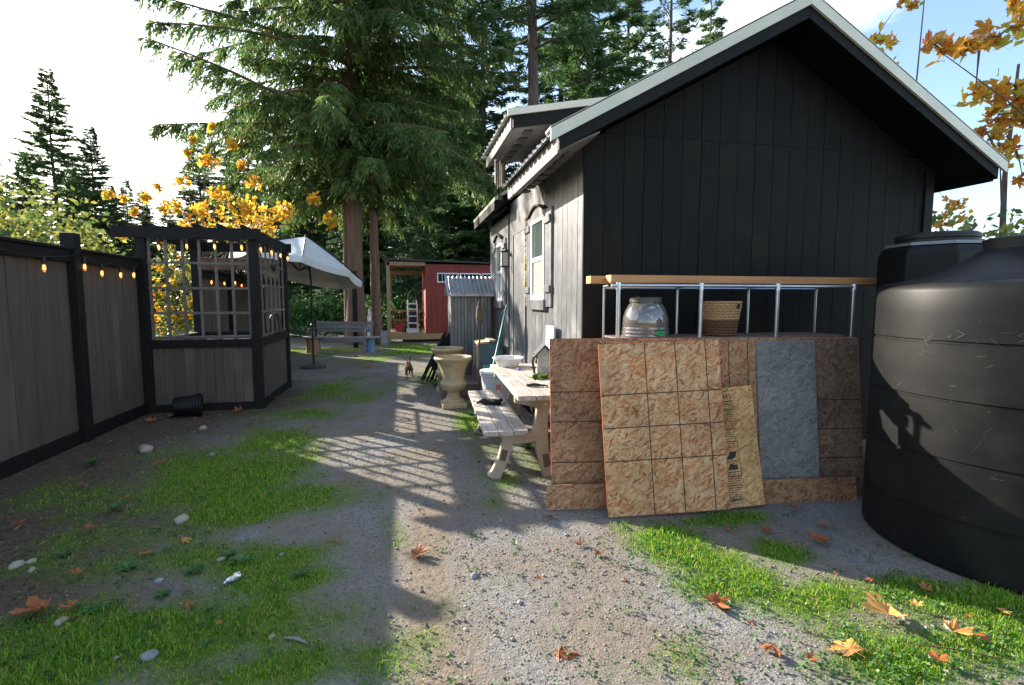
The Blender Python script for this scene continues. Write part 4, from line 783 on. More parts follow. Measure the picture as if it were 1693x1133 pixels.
MB().lathe([(0, 0), (.19, 0), (.195, .012), (.187, .025), (.195, .04), (.187, .055), (.192, .07), (.183, .085), (.186, .10), (.182, .16), (.165, .22), (.14, .265), (.125, .28), (.123, .325), (.105, .327), (.10, .30), (0, .30)], 44).build('body', 'glaze', gp_)
MB().lathe([(.128, .283), (.132, .287), (.13, .322), (.124, .328), (.1, .33), (0, .33)], 44).build('foot', 'glaze_rim', gp_)
stv = []
for i in range(9): a = math.radians(-78 + 16 * math.cos(i / 8 * 6.283)); z = .04 + .022 * math.sin(i / 8 * 6.283); stv.append((.199 * math.cos(a), .199 * math.sin(a), z))
MB().add(stv[:8], [tuple(range(8))]).build('sticker', 'sticker_green', gp_)
p = PY(1190, 560, 3.84); bk = thing('wicker_basket', 'two-tone wicker basket holding a black bag on the pipe rack', 'basket', (p.x, 3.84, 1.191))
def bprof(f): return .115 + .04 * f
for k in range(13):
    f = k / 12; r0 = bprof(f); z = .004 + f * .27
    for gap in ([None] if k not in (10, 11) else ['g']):
        n = 40; pts = []
        a0, a1 = (0, 2 * math.pi) if gap is None else (math.radians(-60 + 14), math.radians(300 - 14))
        for i in range(n + 1):
            a = a0 + (a1 - a0) * i / n; wv = .0045 * (1 if (i + k) % 2 else -1); pts.append(((r0 + wv) * math.cos(a), (r0 + wv) * math.sin(a), z + .011))
        MB().tube(pts, .0125, 6, caps=gap is not None).build('weave_row', 'wicker_dark' if k < 6 else 'wicker_light', bk)
MB().lathe([(0, .006), (.112, .006), (.146, .26), (.14, .26), (.105, .02), (0, .02)], 24).build('lining', 'wicker_dark', bk)
lb = lumpy('bag', 'bag_black', bk, .125, .125, .05, 21, 4, .3); lb.location = (0, 0, .235)
# ------------------------------------------------------------------ water tanks
TC = (3.645, 2.27); TR = .75
tk1 = thing('water_tank', 'large scuffed black plastic water tank with rounded shoulder', 'water tank', (*TC, 0))
prof = [(0, 0.0), (TR - .02, 0), (TR, .02), (TR + .004, .18)]
for zb in (.30, .62, .95, 1.27): prof += [(TR, zb - .03), (TR, zb - .014), (TR - .008, zb - .010), (TR - .008, zb + .000), (TR, zb + .006)]
prof += [(TR, 1.42)]
for i in range(1, 9): a = i / 8 * math.pi / 2; prof.append((TR - .085 + .085 * math.cos(a), 1.53 + .075 * math.sin(a)))
prof += [(TR * .66, 1.645), (TR * .4, 1.745), (.24, 1.79), (.23, 1.80), (0, 1.80)]
MB().lathe(prof, 72).build('shell', 'plastic_black', tk1)
MB().lathe([(.22, 1.801), (.23, 1.86), (.20, 1.87), (0, 1.875)], 32).build('lid', 'rubber', tk1)
sc = MB()
for i in range(120):                            # fine scratches and scuffs, proud by a hair
    a0 = math.radians(rng.uniform(150, 275)); z = rng.choice([rng.uniform(.2, 1.4), .62, .95, 1.27, .30]) + rng.normal(0, .05); l = rng.uniform(.008, .06); sl = rng.normal(.2, 1.1); w = rng.uniform(.0005, .0015)
    if z > 1.41 or z < .03: continue
    r_ = TR + .0055; n = 3; vs = []
    for k in range(n + 1):
        q = k / n; a = a0 + l / TR * q; zz = z + l * sl * q; ww = w * (1 - abs(q - .5) * 1.4)
        vs += [(r_ * math.cos(a), r_ * math.sin(a), zz - ww), (r_ * math.cos(a), r_ * math.sin(a), zz + ww)]
    sc.add(vs, [(2 * k, 2 * k + 2, 2 * k + 3, 2 * k + 1) for k in range(n)])
sc.build('scuff_marks', 'scratch', tk1)
TC2 = (4.32, 3.36); R2 = .40
tk2 = thing('water_tank', 'octagonal black plastic tank with wide screw lid behind the round tank', 'water tank', (*TC2, 0), R(12))
MB().lathe([(0, 0), (R2, 0), (R2, 1.86), (R2 - .02, 1.90), (R2 - .05, 1.93), (0, 1.93)], 8, smooth=False).build('shell', 'plastic_black', tk2, .015)
MB().lathe([(0, 1.931), (R2 - .045, 1.931), (R2 - .05, 1.955), (0, 1.955)], 8, smooth=False).build('top_band', 'grey_metal', tk2)
MB().lathe([(0, 1.956), (.27, 1.956), (.275, 1.97), (.27, 1.985), (.28, 1.99), (.28, 2.02), (.26, 2.035), (0, 2.04)], 40).build('lid', 'rubber', tk2)
# ------------------------------------------------------------------ cat walking on the gravel
cp = G(677, 623)
ct = thing('cat', 'small brown cat walking on the gravel with its tail raised', 'cat', (cp.x, cp.y, 0), R(8))
def skin(name, mt, parent, nodes, edges, sub=2):
    me = bpy.data.meshes.new(name); me.from_pydata([n[:3] for n in nodes], edges, []); o = link(name, me, mt, parent)
    sk = o.modifiers.new('skin', 'SKIN'); sk.use_smooth_shade = True
    for i, n in enumerate(nodes): me.skin_vertices[0].data[i].radius = (n[3], n[3] if len(n) < 5 else n[4]); me.skin_vertices[0].data[i].use_root = (i == 0)
    o.modifiers.new('sub', 'SUBSURF').levels = sub; o.modifiers['sub'].render_levels = sub; return o
# body along +y (head away from the camera, rump towards it)
nd = [(0, 0, .20, .062, .068), (0, .10, .205, .066, .07), (0, .22, .21, .06, .064), (0, .29, .235, .042), (0, .345, .262, .044, .042), (0, .39, .255, .026),
      (-.042, -.01, .15, .034), (-.045, .035, .10, .022), (-.045, -.012, .055, .014), (-.045, 0, .012, .014), (-.045, .025, .010, .011),
      (.042, -.01, .15, .034), (.045, -.02, .10, .022), (.045, -.075, .06, .014), (.045, -.07, .014, .014), (.045, -.045, .010, .011),
      (-.036, .21, .15, .026), (-.038, .20, .085, .017), (-.038, .225, .014, .013), (-.038, .245, .01, .011),
      (.036, .21, .15, .026), (.038, .235, .085, .017), (.038, .25, .014, .013), (.038, .27, .01, .011),
      (0, -.055, .225, .02), (.0, -.075, .28, .013), (.01, -.065, .36, .012), (.022, -.05, .42, .011)]
ed = [(0, 1), (1, 2), (2, 3), (3, 4), (4, 5), (0, 6), (6, 7), (7, 8), (8, 9), (9, 10), (0, 11), (11, 12), (12, 13), (13, 14), (14, 15), (2, 16), (16, 17), (17, 18), (18, 19), (2, 20), (20, 21), (21, 22), (22, 23), (0, 24), (24, 25), (25, 26), (26, 27)]
skin('body', 'fur', ct, nd, ed)
for s in (-1, 1): MB().lathe([(.018, 0), (.012, .02), (0, .04)], 8, (s * .026, .34, .292)).build('ear', 'fur', ct); MB().lathe([(0, -.007), (.006, -.004), (.007, 0), (.006, .004), (0, .007)], 8, (s * .018, .385, .268)).build('eye', 'rubber', ct)
# ------------------------------------------------------------------ trees
def limb(mb, a, d, l, r, droop, n=6, up=0.0):
    p = Vector(a); d = Vector(d).normalized(); pts = [p.copy()]
    for i in range(n): p = p + d * (l / n); d = (d + Vector((0, 0, -droop / n + up * i / n / n))).normalized(); pts.append(p.copy())
    mb.tube(pts, [max(.004, r * (1 - .85 * i / n)) for i in range(n + 1)], 5, False); return pts
def conifer(name, H, z0, Rad, nb, style, seed, r0, dens=1.0, clen=.3, cw=.07, lean=0, shape=1.0, wide=None):
    """returns trunk MB and crown card arrays"""
    global rng
    r = np.random.default_rng(seed); mb = MB(); npt = 12
    mb.tube([(lean * (i / npt), .04 * math.sin(i * 1.3), H * i / npt) for i in range(npt + 1)], [r0 * (1.25 if i == 0 else 1) * (1 - .93 * (i / npt)) for i in range(npt + 1)], 12)
    cs, ds, ls = [], [], []
    for k in range(nb):
        f = (k + r.uniform()) / nb; z = z0 + (H - z0) * f ** 1.15; az = r.uniform(0, 2 * math.pi)
        Lb = (Rad * (1 - ((z - z0) / (H - z0)) ** shape) * r.uniform(.5, 1.15) + .25)
        if style == 'cedar': el, dr = r.uniform(-.25, .35), r.uniform(.3, .8)
        else: el, dr = r.uniform(-.12, .18) + .35 * f, .28
        d0 = (math.cos(az) * math.cos(el), math.sin(az) * math.cos(el), math.sin(el))
        pts = limb(mb, (lean * z / H, 0, z), d0, Lb, .012 + .012 * Lb, dr, 6, .5 if style == 'cedar' else .25)
        P = np.array([tuple(q) for q in pts]); m_ = max(5, int(Lb * (10 if style == 'cedar' else 7) * dens)); per = 13 if style == 'cedar' else 9
        t = r.uniform(.10, 1.0, m_) ** .8 * (len(P) - 1.001); i0 = t.astype(int); fr = (t - i0)[:, None]; c = P[i0] * (1 - fr) + P[i0 + 1] * fr; ax = unit(P[i0 + 1] - P[i0])
        sdv = unit(np.cross(ax, [0, 0, 1.])); sg = np.where(r.uniform(size=m_) < .5, -1., 1.)[:, None]
        tl = (.25 + .16 * Lb * (1 - t / 6)) * r.uniform(.6, 1.3, m_); dr2 = r.uniform(.7, 1.7, m_) if style == 'cedar' else r.uniform(.05, .4, m_)
        td = unit(ax * .75 + sdv * sg * r.uniform(.4, 1.0, (m_, 1)) + r.normal(0, .12, (m_, 3)))
        u = np.linspace(.05, 1, per)[None, :, None] * np.ones((m_, 1, 1)); tw = c[:, None] + td[:, None] * u * tl[:, None, None]; tw[..., 2] -= (dr2[:, None] * u[..., 0] ** 1.7) * tl[:, None]
        tg = unit(td[:, None] + np.stack([np.zeros((m_, per)), np.zeros((m_, per)), -dr2[:, None] * u[..., 0] * 1.5], -1)); alt = np.where(np.arange(per) % 2 == 0, 1., -1.)[None, :, None]
        lat = unit(np.cross(tg, np.array([0, 0, 1.]) + r.normal(0, .2, (m_, 1, 3)))); d = unit(tg + lat * alt * .75 + r.normal(0, .2, (m_, per, 3)) + np.array([0, 0, -.45 if style == 'cedar' else -.1]))
        cs.append(tw.reshape(-1, 3)); ds.append(d.reshape(-1, 3)); ls.append((r.uniform(.6, 1.25, (m_, per)) * (1.15 - .5 * u[..., 0])).ravel() * clen)
    c, d, l = np.concatenate(cs), np.concatenate(ds), np.concatenate(ls)
    return mb.mesh(name + '_trunk'), cards(name + '_crown', c, d, l, l * cw / clen)
def tree(name, label, loc, meshes, bark, leaf, rz=0, s=1.0, group=None, zs=1.0):
    t_ = thing(name, label, 'tree', loc, rz, group); t_.scale = (s, s, s * zs)
    link('trunk', meshes[0], bark, t_); link('crown', meshes[1], leaf, t_); return t_
cedar_m = conifer('cedar', 25, 5.6, 5.1, 330, 'cedar', 3, .30, 1.4, .26, .055, .15, 1.9)
tree('cedar_tree', 'large drooping cedar with reddish trunk behind the garden bench', (-1.52, 17.6, 0), cedar_m, 'bark_cedar', 'cedar_leaf', R(40))
for px, y_, r_, h_, lb in ((574, 17.6, .12, 9, 'slim pale cedar trunk just behind the large cedar'), (621, 18.0, .19, 13, 'second cedar trunk between the large cedar and the red shed')):
    p = PY(px, 500, y_); mm_ = conifer('slim', h_, 5.2, 2.2, 50, 'cedar', int(px), r_, 1.0, .35, .07)
    tree('cedar_tree', lb, (p.x, y_, 0), mm_, 'bark_cedar', 'cedar_leaf')
p = PY(569.5, 500, 16.6); bp_ = thing('fence_post', 'plain black post standing beside the cedar trunk', 'post', (p.x + .33, 16.4, 0)); MB().box(-.07, .07, -.07, .07, 0, 2.35).build('shaft', 'black_wood', bp_, .01); MB().box(-.08, .08, -.08, .08, 2.351, 2.38).build('cap', 'black_wood', bp_)
firs = [conifer('fir%d' % k, 22, [9.5, 3.0, .8, 5][k], [2.6, 3.9, 6.3, 3.2][k], [80, 250, 380, 200][k], 'fir', 40 + k, .26, [1.2, 1.7, 1.8, 1.7][k], .36, .07, 0, [1.2, 1.1, 1.0, 1.3][k]) for k in range(4)]
# tall firs behind the cabin
for px, y_, k, s in ((880, 15.5, 0, .95), (968, 24, 1, 1.0), (1097, 26, 0, 1.0), (925, 29, 3, 1.1), (1030, 31, 1, 1.1), (1160, 31, 3, 1.0), (800, 30, 1, 1.1), (740, 33, 2, 1.0), (1230, 36, 1, .9)):
    p = PY(px, 500, y_)
    tree('fir_tree', {880: 'tall bare-trunked fir rising close behind the dormer roof', 968: 'slim fir with a thin dark trunk beside the bare-trunked fir', 1097: 'fir with a sparse crown rising over the cabin ridge slope'}.get(px, 'tall dark fir standing in the wood behind the cabin'), (p.x, y_, 0), firs[k], 'bark_fir', 'fir_leaf', R(px * 7 % 360), s, None if px in (880, 968, 1097) else 'firs behind the cabin')
for px, y_, k, s, zs in ((105, 36, 2, .68, 1.0), (55, 31, 2, .40, 1), (135, 29, 2, .36, 1), (195, 30, 2, .33, 1), (245, 32, 2, .34, 1), (25, 42, 2, .44, 1), (168, 33, 2, .50, 1.0), (220, 38, 2, .42, 1), (285, 44, 2, .40, 1.0), (10, 34, 2, .40, .9), (340, 36, 2, .55, 1), (420, 40, 2, .75, 1), (480, 34, 2, .62, 1), (540, 42, 1, .95, 1), (600, 38, 2, .8, 1), (660, 44, 1, 1.0, 1), (720, 42, 2, .8, 1), (780, 40, 2, .9, 1), (250, 52, 2, .45, 1), (390, 52, 1, .8, 1), (140, 48, 2, .5, 1), (60, 52, 2, .46, 1), (510, 52, 2, .9, 1), (575, 54, 2, 1.0, 1), (690, 55, 2, 1, 1), (640, 58, 1, 1.1, 1), (1480, 34, 1, .55, 1), (1590, 36, 2, .40, 1), (1660, 33, 2, .36, 1), (1300, 42, 2, .8, 1)):
    p = PY(px, 500, y_)
    tree('fir_tree', {105: 'broad fir with the tallest pointed top beyond the lawn fence', 168: 'broad lower fir beside the tallest one beyond the lawn fence', 1480: 'lone fir top showing over the cabin roof slope'}.get(px, 'dense dark fir standing in the far wood'), (p.x, y_, 0), firs[k], 'bark_fir', 'fir_leaf', R(px * 13 % 360), s, None if px in (105, 168, 1480) else 'firs of the far wood', zs)
young = [conifer('young%d' % k, 6, .3, 1.9, 150, 'fir', 70 + k, .08, 1.6, .20, .05, 0, 1.0) for k in range(2)]
for px, y_, k, s, lb in ((690, 25, 0, .95, 'pale green young fir seen through the shed porch'), (655, 27, 1, .8, 'pale green young fir left of the shed porch opening'), (745, 29, 1, 1.15, 'pale green young fir rising over the red shed roof'), (460, 22, 0, .7, 'pale green young fir beyond the patio umbrella'), (560, 24, 1, .75, 'pale green young fir beyond the garden bench'), (812, 28, 0, 1.2, 'pale green young fir between the red shed and cabin')):
    p = PY(px, 500, y_); tree('young_fir', lb, (p.x, y_, 0), young[k], 'bark_fir', 'young_leaf', R(px), s)
# maples
def leafmesh(name, fold, curl, seed):
    r = np.random.default_rng(seed); out = []
    for k in range(5):
        a = math.radians(90 + (k - 2) * 52); l = [.34, .5, .56, .5, .34][k]
        out.append((a - .36, l * .58)); out.append((a - .27, l * .82)); out.append((a - .13, l * .78)); out.append((a, l)); out.append((a + .13, l * .80)); out.append((a + .26, l * .78))
        if k < 4: out.append((a + .45, .25))
    pts = [(rr * math.cos(a), rr * math.sin(a)) for a, rr in out]; vs = [(0, .02, 0)]
    f = lambda x, y: fold * abs(x) * .9 + curl * (x * x + (y - .1) ** 2) * 1.6 + .05 * math.sin(13 * x + seed) * math.cos(11 * y + seed)
    vs += [(x, y, f(x, y)) for x, y in pts]; n = len(pts); fs = [(0, i + 1, i + 2) for i in range(n - 1)] + [(0, n, 1)]
    st_ = len(vs); vs += [(-.008, 0, 0), (.008, 0, 0), (.004, -.42, .05), (-.004, -.42, .05)]; fs.append((st_, st_ + 1, st_ + 2, st_ + 3))
    me = bpy.data.meshes.new(name); me.from_pydata(vs, [], fs); return me
def with_mat(me, mt): me = me.copy(); me.materials.append(M[mt]); return me
LV = [leafmesh('maple_leaf', *q) for q in ((.2, .3, 1), (-.2, -.4, 2), (.1, .7, 3), (.4, .2, 4), (-.1, 1.0, 5), (.25, -.5, 6))]
LG = [with_mat(q, 'maple_gold') for q in LV]; LO = [with_mat(q, 'maple_orange') for q in LV]
def maple(label, base, clusters, nleaf, size, meshes, massmat, nmass, trunk_r=.07, upright=False):
    t_ = thing('maple_tree', label, 'tree', base); mb = MB(); B = Vector(base)
    top = sum((c[0] for c in clusters), Vector()) / len(clusters) - B
    trunk = [Vector((0, 0, 0)), Vector((top.x * .1, top.y * .1, top.z * .35)), Vector((top.x * .4, top.y * .4, top.z * .7)), top]
    if upright: trunk = [Vector((0, 0, 0)), Vector((.03, 0, top.z * .5)), Vector((-.02, .02, top.z * .9)), Vector((.05, 0, top.z * 1.35))]
    mb.tube(trunk, [trunk_r, trunk_r * .8, trunk_r * .55, trunk_r * .3], 8)
    for c, rad in clusters:
        e = c - B; prv = [q - B for q, _ in clusters[:[q for q, _ in clusters].index(c)] if (q - c).length < .85]; s0 = min(prv, key=lambda q: (q - e).length) if (upright and prv) else trunk[1].lerp(trunk[2], random.random()); mid = s0.lerp(e, .55) + Vector((0, 0, .04 if upright else .25)); mb.tube([s0, mid, e, e + (e - mid) * (.1 if upright else .35)], [trunk_r * .3, trunk_r * .16, trunk_r * .09, .003], 6)
    mb.build('trunk', 'twig', t_)
    cr_ = None; tot = sum(r for _, r in clusters); cc, dd = [], []
    for c, rad in clusters:
        n = max(2, int(nmass * rad / tot)); q = unit(rng.normal(size=(n, 3))) * (rng.uniform(0, 1, (n, 1)) ** .5) * rad; cc.append(np.array(c - B) + q); dd.append(unit(rng.normal(size=(n, 3)) + np.array([0, 0, -.6])))
    crown = link('crown', cards('crown', np.concatenate(cc), np.concatenate(dd), rng.uniform(.5, 1., sum(map(len, cc))) * size * .6, size * .42), massmat, t_); crown['kind'] = 'stuff'
    k = 0
    for c, rad in clusters:
        for i in range(max(1, int(nleaf * rad / tot))):
            q = Vector(rng.normal(size=3)).normalized() * rad * rng.uniform(.2, 1.05) ; s = size * rng.uniform(.65, 1.2)
            link('leaf', meshes[k % len(meshes)], None, crown, loc=c - B + q, rot=(rng.uniform(-.9, .9) + .5, rng.uniform(-.9, .9), rng.uniform(0, 6.28)), scale=s); k += 1
    return t_
def cl(lst, Y): return [(PY(px, py, Y + rng.uniform(-.6, .6)), r) for px, py, r in lst]
maple('golden leaved maple growing behind the pergola', (-6.2, 17, 0), cl([(345, 265, .28), (385, 240, .16), (300, 300, .2), (360, 320, .3), (410, 345, .45), (330, 350, .28), (290, 340, .22), (380, 370, .5), (440, 360, .4), (180, 322, .12), (200, 388, .14), (240, 325, .16), (262, 310, .12), (350, 210, .12), (310, 255, .12), (420, 300, .2), (470, 350, .3), (545, 365, .2), (520, 330, .2), (270, 345, .14), (222, 350, .1), (320, 230, .1), (400, 275, .14), (205, 328, .1), (350, 385, .4), (310, 380, .3), (430, 390, .4)], 14.5), 290, .24, LG, 'maple_gold_mass', 1300, .07)
maple('low yellow maple sapling seen through the pergola lattice', (-4.9, 12, 0), cl([(270, 440, .28), (300, 470, .3), (325, 500, .28), (280, 510, .32), (255, 480, .3), (320, 440, .25), (310, 530, .3), (265, 545, .3), (290, 410, .25)], 11.3), 110, .2, LG, 'bush_leaf', 900, .05)
def clY(lst): return [(PY(px, py, Y), r) for px, py, r, Y in lst]
maple('orange leaved maple reaching over the water tanks', (7.9, 4.6, 0), clY([(1560, 90, .12, 4.6), (1590, 80, .14, 4.6), (1620, 72, .13, 4.6), (1650, 60, .14, 4.6), (1685, 45, .15, 4.6), (1690, 10, .14, 4.6), (1612, 160, .14, 4.8), (1640, 150, .17, 4.8), (1672, 140, .18, 4.8), (1692, 160, .18, 4.8), (1650, 190, .14, 5.0), (1690, 195, .2, 4.8), (1540, 75, .07, 4.6)]), 110, .26, LO, 'maple_gold_mass', 40, .05, True)
p = PY(1662, 330, 6.6)
maple('thin reddish maple trunk with orange leaves behind the water tanks', (p.x, 6.6, 0), clY([(1650, 200, .16, 6.4), (1640, 235, .16, 6.4), (1665, 225, .2, 6.4), (1680, 250, .2, 6.4), (1650, 270, .16, 6.4), (1625, 215, .14, 6.4), (1690, 290, .2, 6.4)]), 65, .26, LO, 'maple_gold_mass', 30, .065, True)
p = PY(1505, 300, 8.2)
maple('orange maple sapling with bare upright stems behind the cabin roof', (p.x, 8.2, 0), clY([(1440, 85, .25, 8), (1462, 115, .28, 8), (1480, 150, .3, 8), (1505, 180, .3, 8), (1530, 210, .28, 8), (1450, 60, .15, 8), (1545, 235, .2, 8), (1490, 5, .10, 8), (1512, 8, .10, 8), (1470, 70, .14, 8), (1580, 340, .3, 8), (1565, 370, .3, 8)]), 140, .25, LO, 'maple_gold_mass', 90, .03, True)
def bush(label, center, rad, n, leaf, mt, stems=9, seed=0):
    b_ = thing('leafy_shrub', label, 'shrub', (center[0], center[1], 0)); r = np.random.default_rng(seed); mb = MB(); cs = []
    for k in range(stems):
        a = r.uniform(0, 6.28); e = Vector((math.cos(a) * rad[0] * r.uniform(.2, .9), math.sin(a) * rad[1] * r.uniform(.2, .9), center[2] + rad[2] * r.uniform(.2, 1.0)))
        mb.tube([(e.x * .15, e.y * .15, 0), (e.x * .5, e.y * .5, e.z * .6), e], [.018, .012, .004], 5); cs.append(np.array(e)); cs.append(np.array(e) * [.75, .75, .75])
    mb.build('stem', 'twig', b_); cs = np.array(cs); i = r.integers(0, len(cs), n); c = cs[i] + r.normal(0, 1, (n, 3)) * np.array(rad) * .26; c[:, 2] = np.maximum(c[:, 2], .1)
    d = unit(r.normal(size=(n, 3)) + [0, 0, -.3]); link('foliage', cards('foliage', c, d, r.uniform(.6, 1.2, n) * leaf, leaf * .55), mt, b_)
bush('light green shrub rising over the near fence', (-5.6, 8.6, 1.7), (.9, 1.0, 1.1), 2600, .13, 'bush_leaf', 12, 1)
bush('light green shrub behind the lawn fence by the corner post', (-5.0, 9.4, 1.5), (.7, .8, .95), 1800, .12, 'bush_leaf', 10, 2)
bush('tall thin shrub with bare twigs beyond the lawn fence', (-7.2, 9.8, 2.2), (1.1, 1.2, 1.4), 1500, .12, 'bush_leaf', 14, 3)
bush('yellow green shrub behind the water tanks', (8.2, 6.2, 1.5), (1.6, .9, 1.0), 3200, .15, 'bush_leaf', 14, 4)
bush('yellow green shrub at the far corner of the cabin', (7.0, 7.4, 1.4), (.9, .9, 1.2), 2200, .15, 'bush_leaf', 12, 5)
bush('tall pale green shrub behind the lawn fence post', (-6.6, 11.0, 2.4), (1.2, 1.2, 1.0), 1300, .12, 'bush_leaf', 12, 8)
bush('dark green undergrowth behind the garden bench', (-3.0, 19.5, .6), (2.4, 1.0, .8), 3500, .16, 'weed_leaf', 14, 6)
bush('dark green undergrowth behind the shed porch', (.6, 23.5, .7), (2.5, 1.0, .9), 3500, .16, 'weed_leaf', 14, 7)
# ------------------------------------------------------------------ fallen leaves, stones, litter
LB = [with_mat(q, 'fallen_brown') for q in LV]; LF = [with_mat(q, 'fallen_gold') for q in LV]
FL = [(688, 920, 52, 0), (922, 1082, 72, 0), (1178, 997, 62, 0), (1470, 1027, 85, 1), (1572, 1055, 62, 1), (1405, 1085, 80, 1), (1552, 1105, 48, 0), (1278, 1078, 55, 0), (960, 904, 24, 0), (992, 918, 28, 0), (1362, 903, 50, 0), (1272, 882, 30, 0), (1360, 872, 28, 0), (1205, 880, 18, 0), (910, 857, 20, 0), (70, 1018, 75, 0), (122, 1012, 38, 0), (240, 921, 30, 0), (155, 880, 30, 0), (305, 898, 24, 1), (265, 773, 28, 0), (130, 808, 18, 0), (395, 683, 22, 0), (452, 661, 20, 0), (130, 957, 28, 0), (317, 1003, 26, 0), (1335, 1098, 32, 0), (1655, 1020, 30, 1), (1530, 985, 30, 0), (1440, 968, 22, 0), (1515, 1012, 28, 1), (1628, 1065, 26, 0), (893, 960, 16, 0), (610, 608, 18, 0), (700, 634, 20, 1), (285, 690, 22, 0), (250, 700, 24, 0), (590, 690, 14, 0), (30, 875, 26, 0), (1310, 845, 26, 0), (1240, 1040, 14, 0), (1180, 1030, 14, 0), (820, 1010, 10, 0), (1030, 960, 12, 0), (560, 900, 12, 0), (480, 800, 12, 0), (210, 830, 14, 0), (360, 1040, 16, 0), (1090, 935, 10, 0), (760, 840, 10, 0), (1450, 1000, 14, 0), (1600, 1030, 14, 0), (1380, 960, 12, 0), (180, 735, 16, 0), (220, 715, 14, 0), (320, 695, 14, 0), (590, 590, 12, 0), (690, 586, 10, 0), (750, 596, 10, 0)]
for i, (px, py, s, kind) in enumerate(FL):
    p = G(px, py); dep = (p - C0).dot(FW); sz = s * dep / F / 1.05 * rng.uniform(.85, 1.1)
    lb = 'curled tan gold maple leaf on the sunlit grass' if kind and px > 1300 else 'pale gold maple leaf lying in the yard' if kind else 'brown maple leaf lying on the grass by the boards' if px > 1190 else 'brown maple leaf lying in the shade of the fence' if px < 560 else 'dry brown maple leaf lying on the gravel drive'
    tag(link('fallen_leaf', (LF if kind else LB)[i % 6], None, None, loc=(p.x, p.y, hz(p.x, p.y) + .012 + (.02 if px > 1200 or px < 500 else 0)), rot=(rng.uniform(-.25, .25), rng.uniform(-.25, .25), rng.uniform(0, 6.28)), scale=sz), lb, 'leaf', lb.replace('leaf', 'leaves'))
RKS = [(240, 747, 28, 'stone_tan', 'pale flat stone near the foot of the fence'), (248, 1085, 28, 'stone_grey', 'round grey stone in the shaded grass'), (300, 862, 26, 'stone_tan', 'tan stone half sunk beside bare soil in the shade'), (784, 953, 15, 'stone_grey', 'small round grey stone on the sunlit gravel'), (1574, 1042, 28, 'stone_tan', 'tan stone behind a gold leaf on the sunlit grass'), (28, 937, 22, 'stone_tan', 'tan stone in a small heap at the lawn edge'), (52, 930, 16, 'stone_tan', 'tan stone in a small heap at the lawn edge'), (52, 944, 15, 'stone_tan', 'tan stone in a small heap at the lawn edge'), (366, 926, 14, 'stone_tan', 'small tan stone among broad weeds'), (262, 962, 14, 'stone_grey', 'small pale stone on bare shaded soil'), (192, 1088, 13, 'stone_tan', 'small ochre stone in the shaded grass'), (450, 1054, 14, 'stone_tan', 'small tan stone at the edge of the shaded grass'), (350, 753, 12, 'stone_grey', 'small white stone in the grass near the pergola'), (335, 710, 14, 'stone_tan', 'pale stone lying near the tipped plant pot'), (465, 918, 12, 'stone_grey', 'small pale stone where shaded grass meets gravel'), (100, 1030, 20, 'stone_tan', 'tan stone beside large brown leaves in the shade'), (770, 1042, 10, 'stone_tan', 'small tan stone by the worn track'), (828, 862, 9, 'stone_tan', 'small pale stone on the gravel before the offcut plank')]
for i, (px, py, s, mt, lb) in enumerate(RKS):
    p = G(px, py); sz = s * (p - C0).dot(FW) / F / 2
    o = lumpy('stone', mt, None, sz, sz * .75, sz * .6, 100 + i, 2, .25); o.location = (p.x, p.y, hz(p.x, p.y) - .004); o.rotation_euler = (0, 0, rng.uniform(0, 6.28)); tag(o, lb, 'stone', 'stones heaped at the lawn edge' if 'heap' in lb else None)
p = G(388, 960); fo = thing('foil_scrap', 'crumpled scrap of silver foil in the shaded grass', 'litter', (p.x, p.y, hz(p.x, p.y) + .004), R(50)); lumpy('scrap', 'foil', fo, .045, .012, .02, 55, 3, .6)
for i, (px, py, a, l, lb) in enumerate(((490, 1062, -30, .13, 'short pale stick at the edge of the shaded grass'), (740, 778, 35, .22, 'pale stick lying on the gravel before the bench'), (1580, 1092, -28, .3, 'long red leaf stalk on the sunlit grass'))):
    p = G(px, py); mb = MB().tube([(-l / 2, 0, .008), (0, .006, .012), (l / 2, 0, .006)], [.003, .007, .004][0:3] if i != 2 else .0025, 6); o = mb.build('stick', 'bench_wood' if i != 2 else 'rust', None, loc=(p.x, p.y, hz(p.x, p.y) + (.03 if i == 2 else 0)), rot=(0, 0, R(a))); tag(o, lb, 'stick')
# ------------------------------------------------------------------ gravel, bark chips, grass, weeds (uncountable)
def inside(x, y):                               # keep clear of things on the ground
    m_ = (x < FX + .06) | ((x - TC[0]) ** 2 + (y - TC[1]) ** 2 < (TR + .01) ** 2) | ((x > WX0 - .02) & (y > WY0 - .02) & (y < 9.3)) | ((x > -3.35) & (x < -1.88) & (y > 7.38) & (y < 9.25)) | ((x > .5) & (x < 1.65) & (y > 6.95) & (y < 9.6)) | ((x > -.55) & (y > 17.9))
    return m_
def scatter(n, y0, y1, pw=1.0):                 # denser towards the camera
    y = y0 + (y1 - y0) * rng.uniform(0, 1, n) ** pw; x = rng.uniform(-1, 1, n) * (y * 1.02 + .9) + y * .25; k = (x > -3.3) & (x < 5.5) & ~inside(x, y); return x[k], y[k]
x, y = scatter(230000, .9, 13, 1.8); gdn = grass_d(x, y); s1, s2 = dirt_d(x, y); k = rng.uniform(0, 1, len(x)) < np.clip(1.05 - gdn * 1.1 - s1 * .75 - s2 * .75, .02, 1) * np.clip(.55 + fbm(x * 1.3, y * 1.3, 31) * .8, .12, 1); x, y = x[k], y[k]
n = len(x); o8 = np.array([(1, 0, 0), (-1, 0, 0), (0, 1, 0), (0, -1, 0), (0, 0, 1), (0, 0, -1)], float); f8 = np.array([(0, 2, 4), (2, 1, 4), (1, 3, 4), (3, 0, 4), (2, 0, 5), (1, 2, 5), (3, 1, 5), (0, 3, 5)])
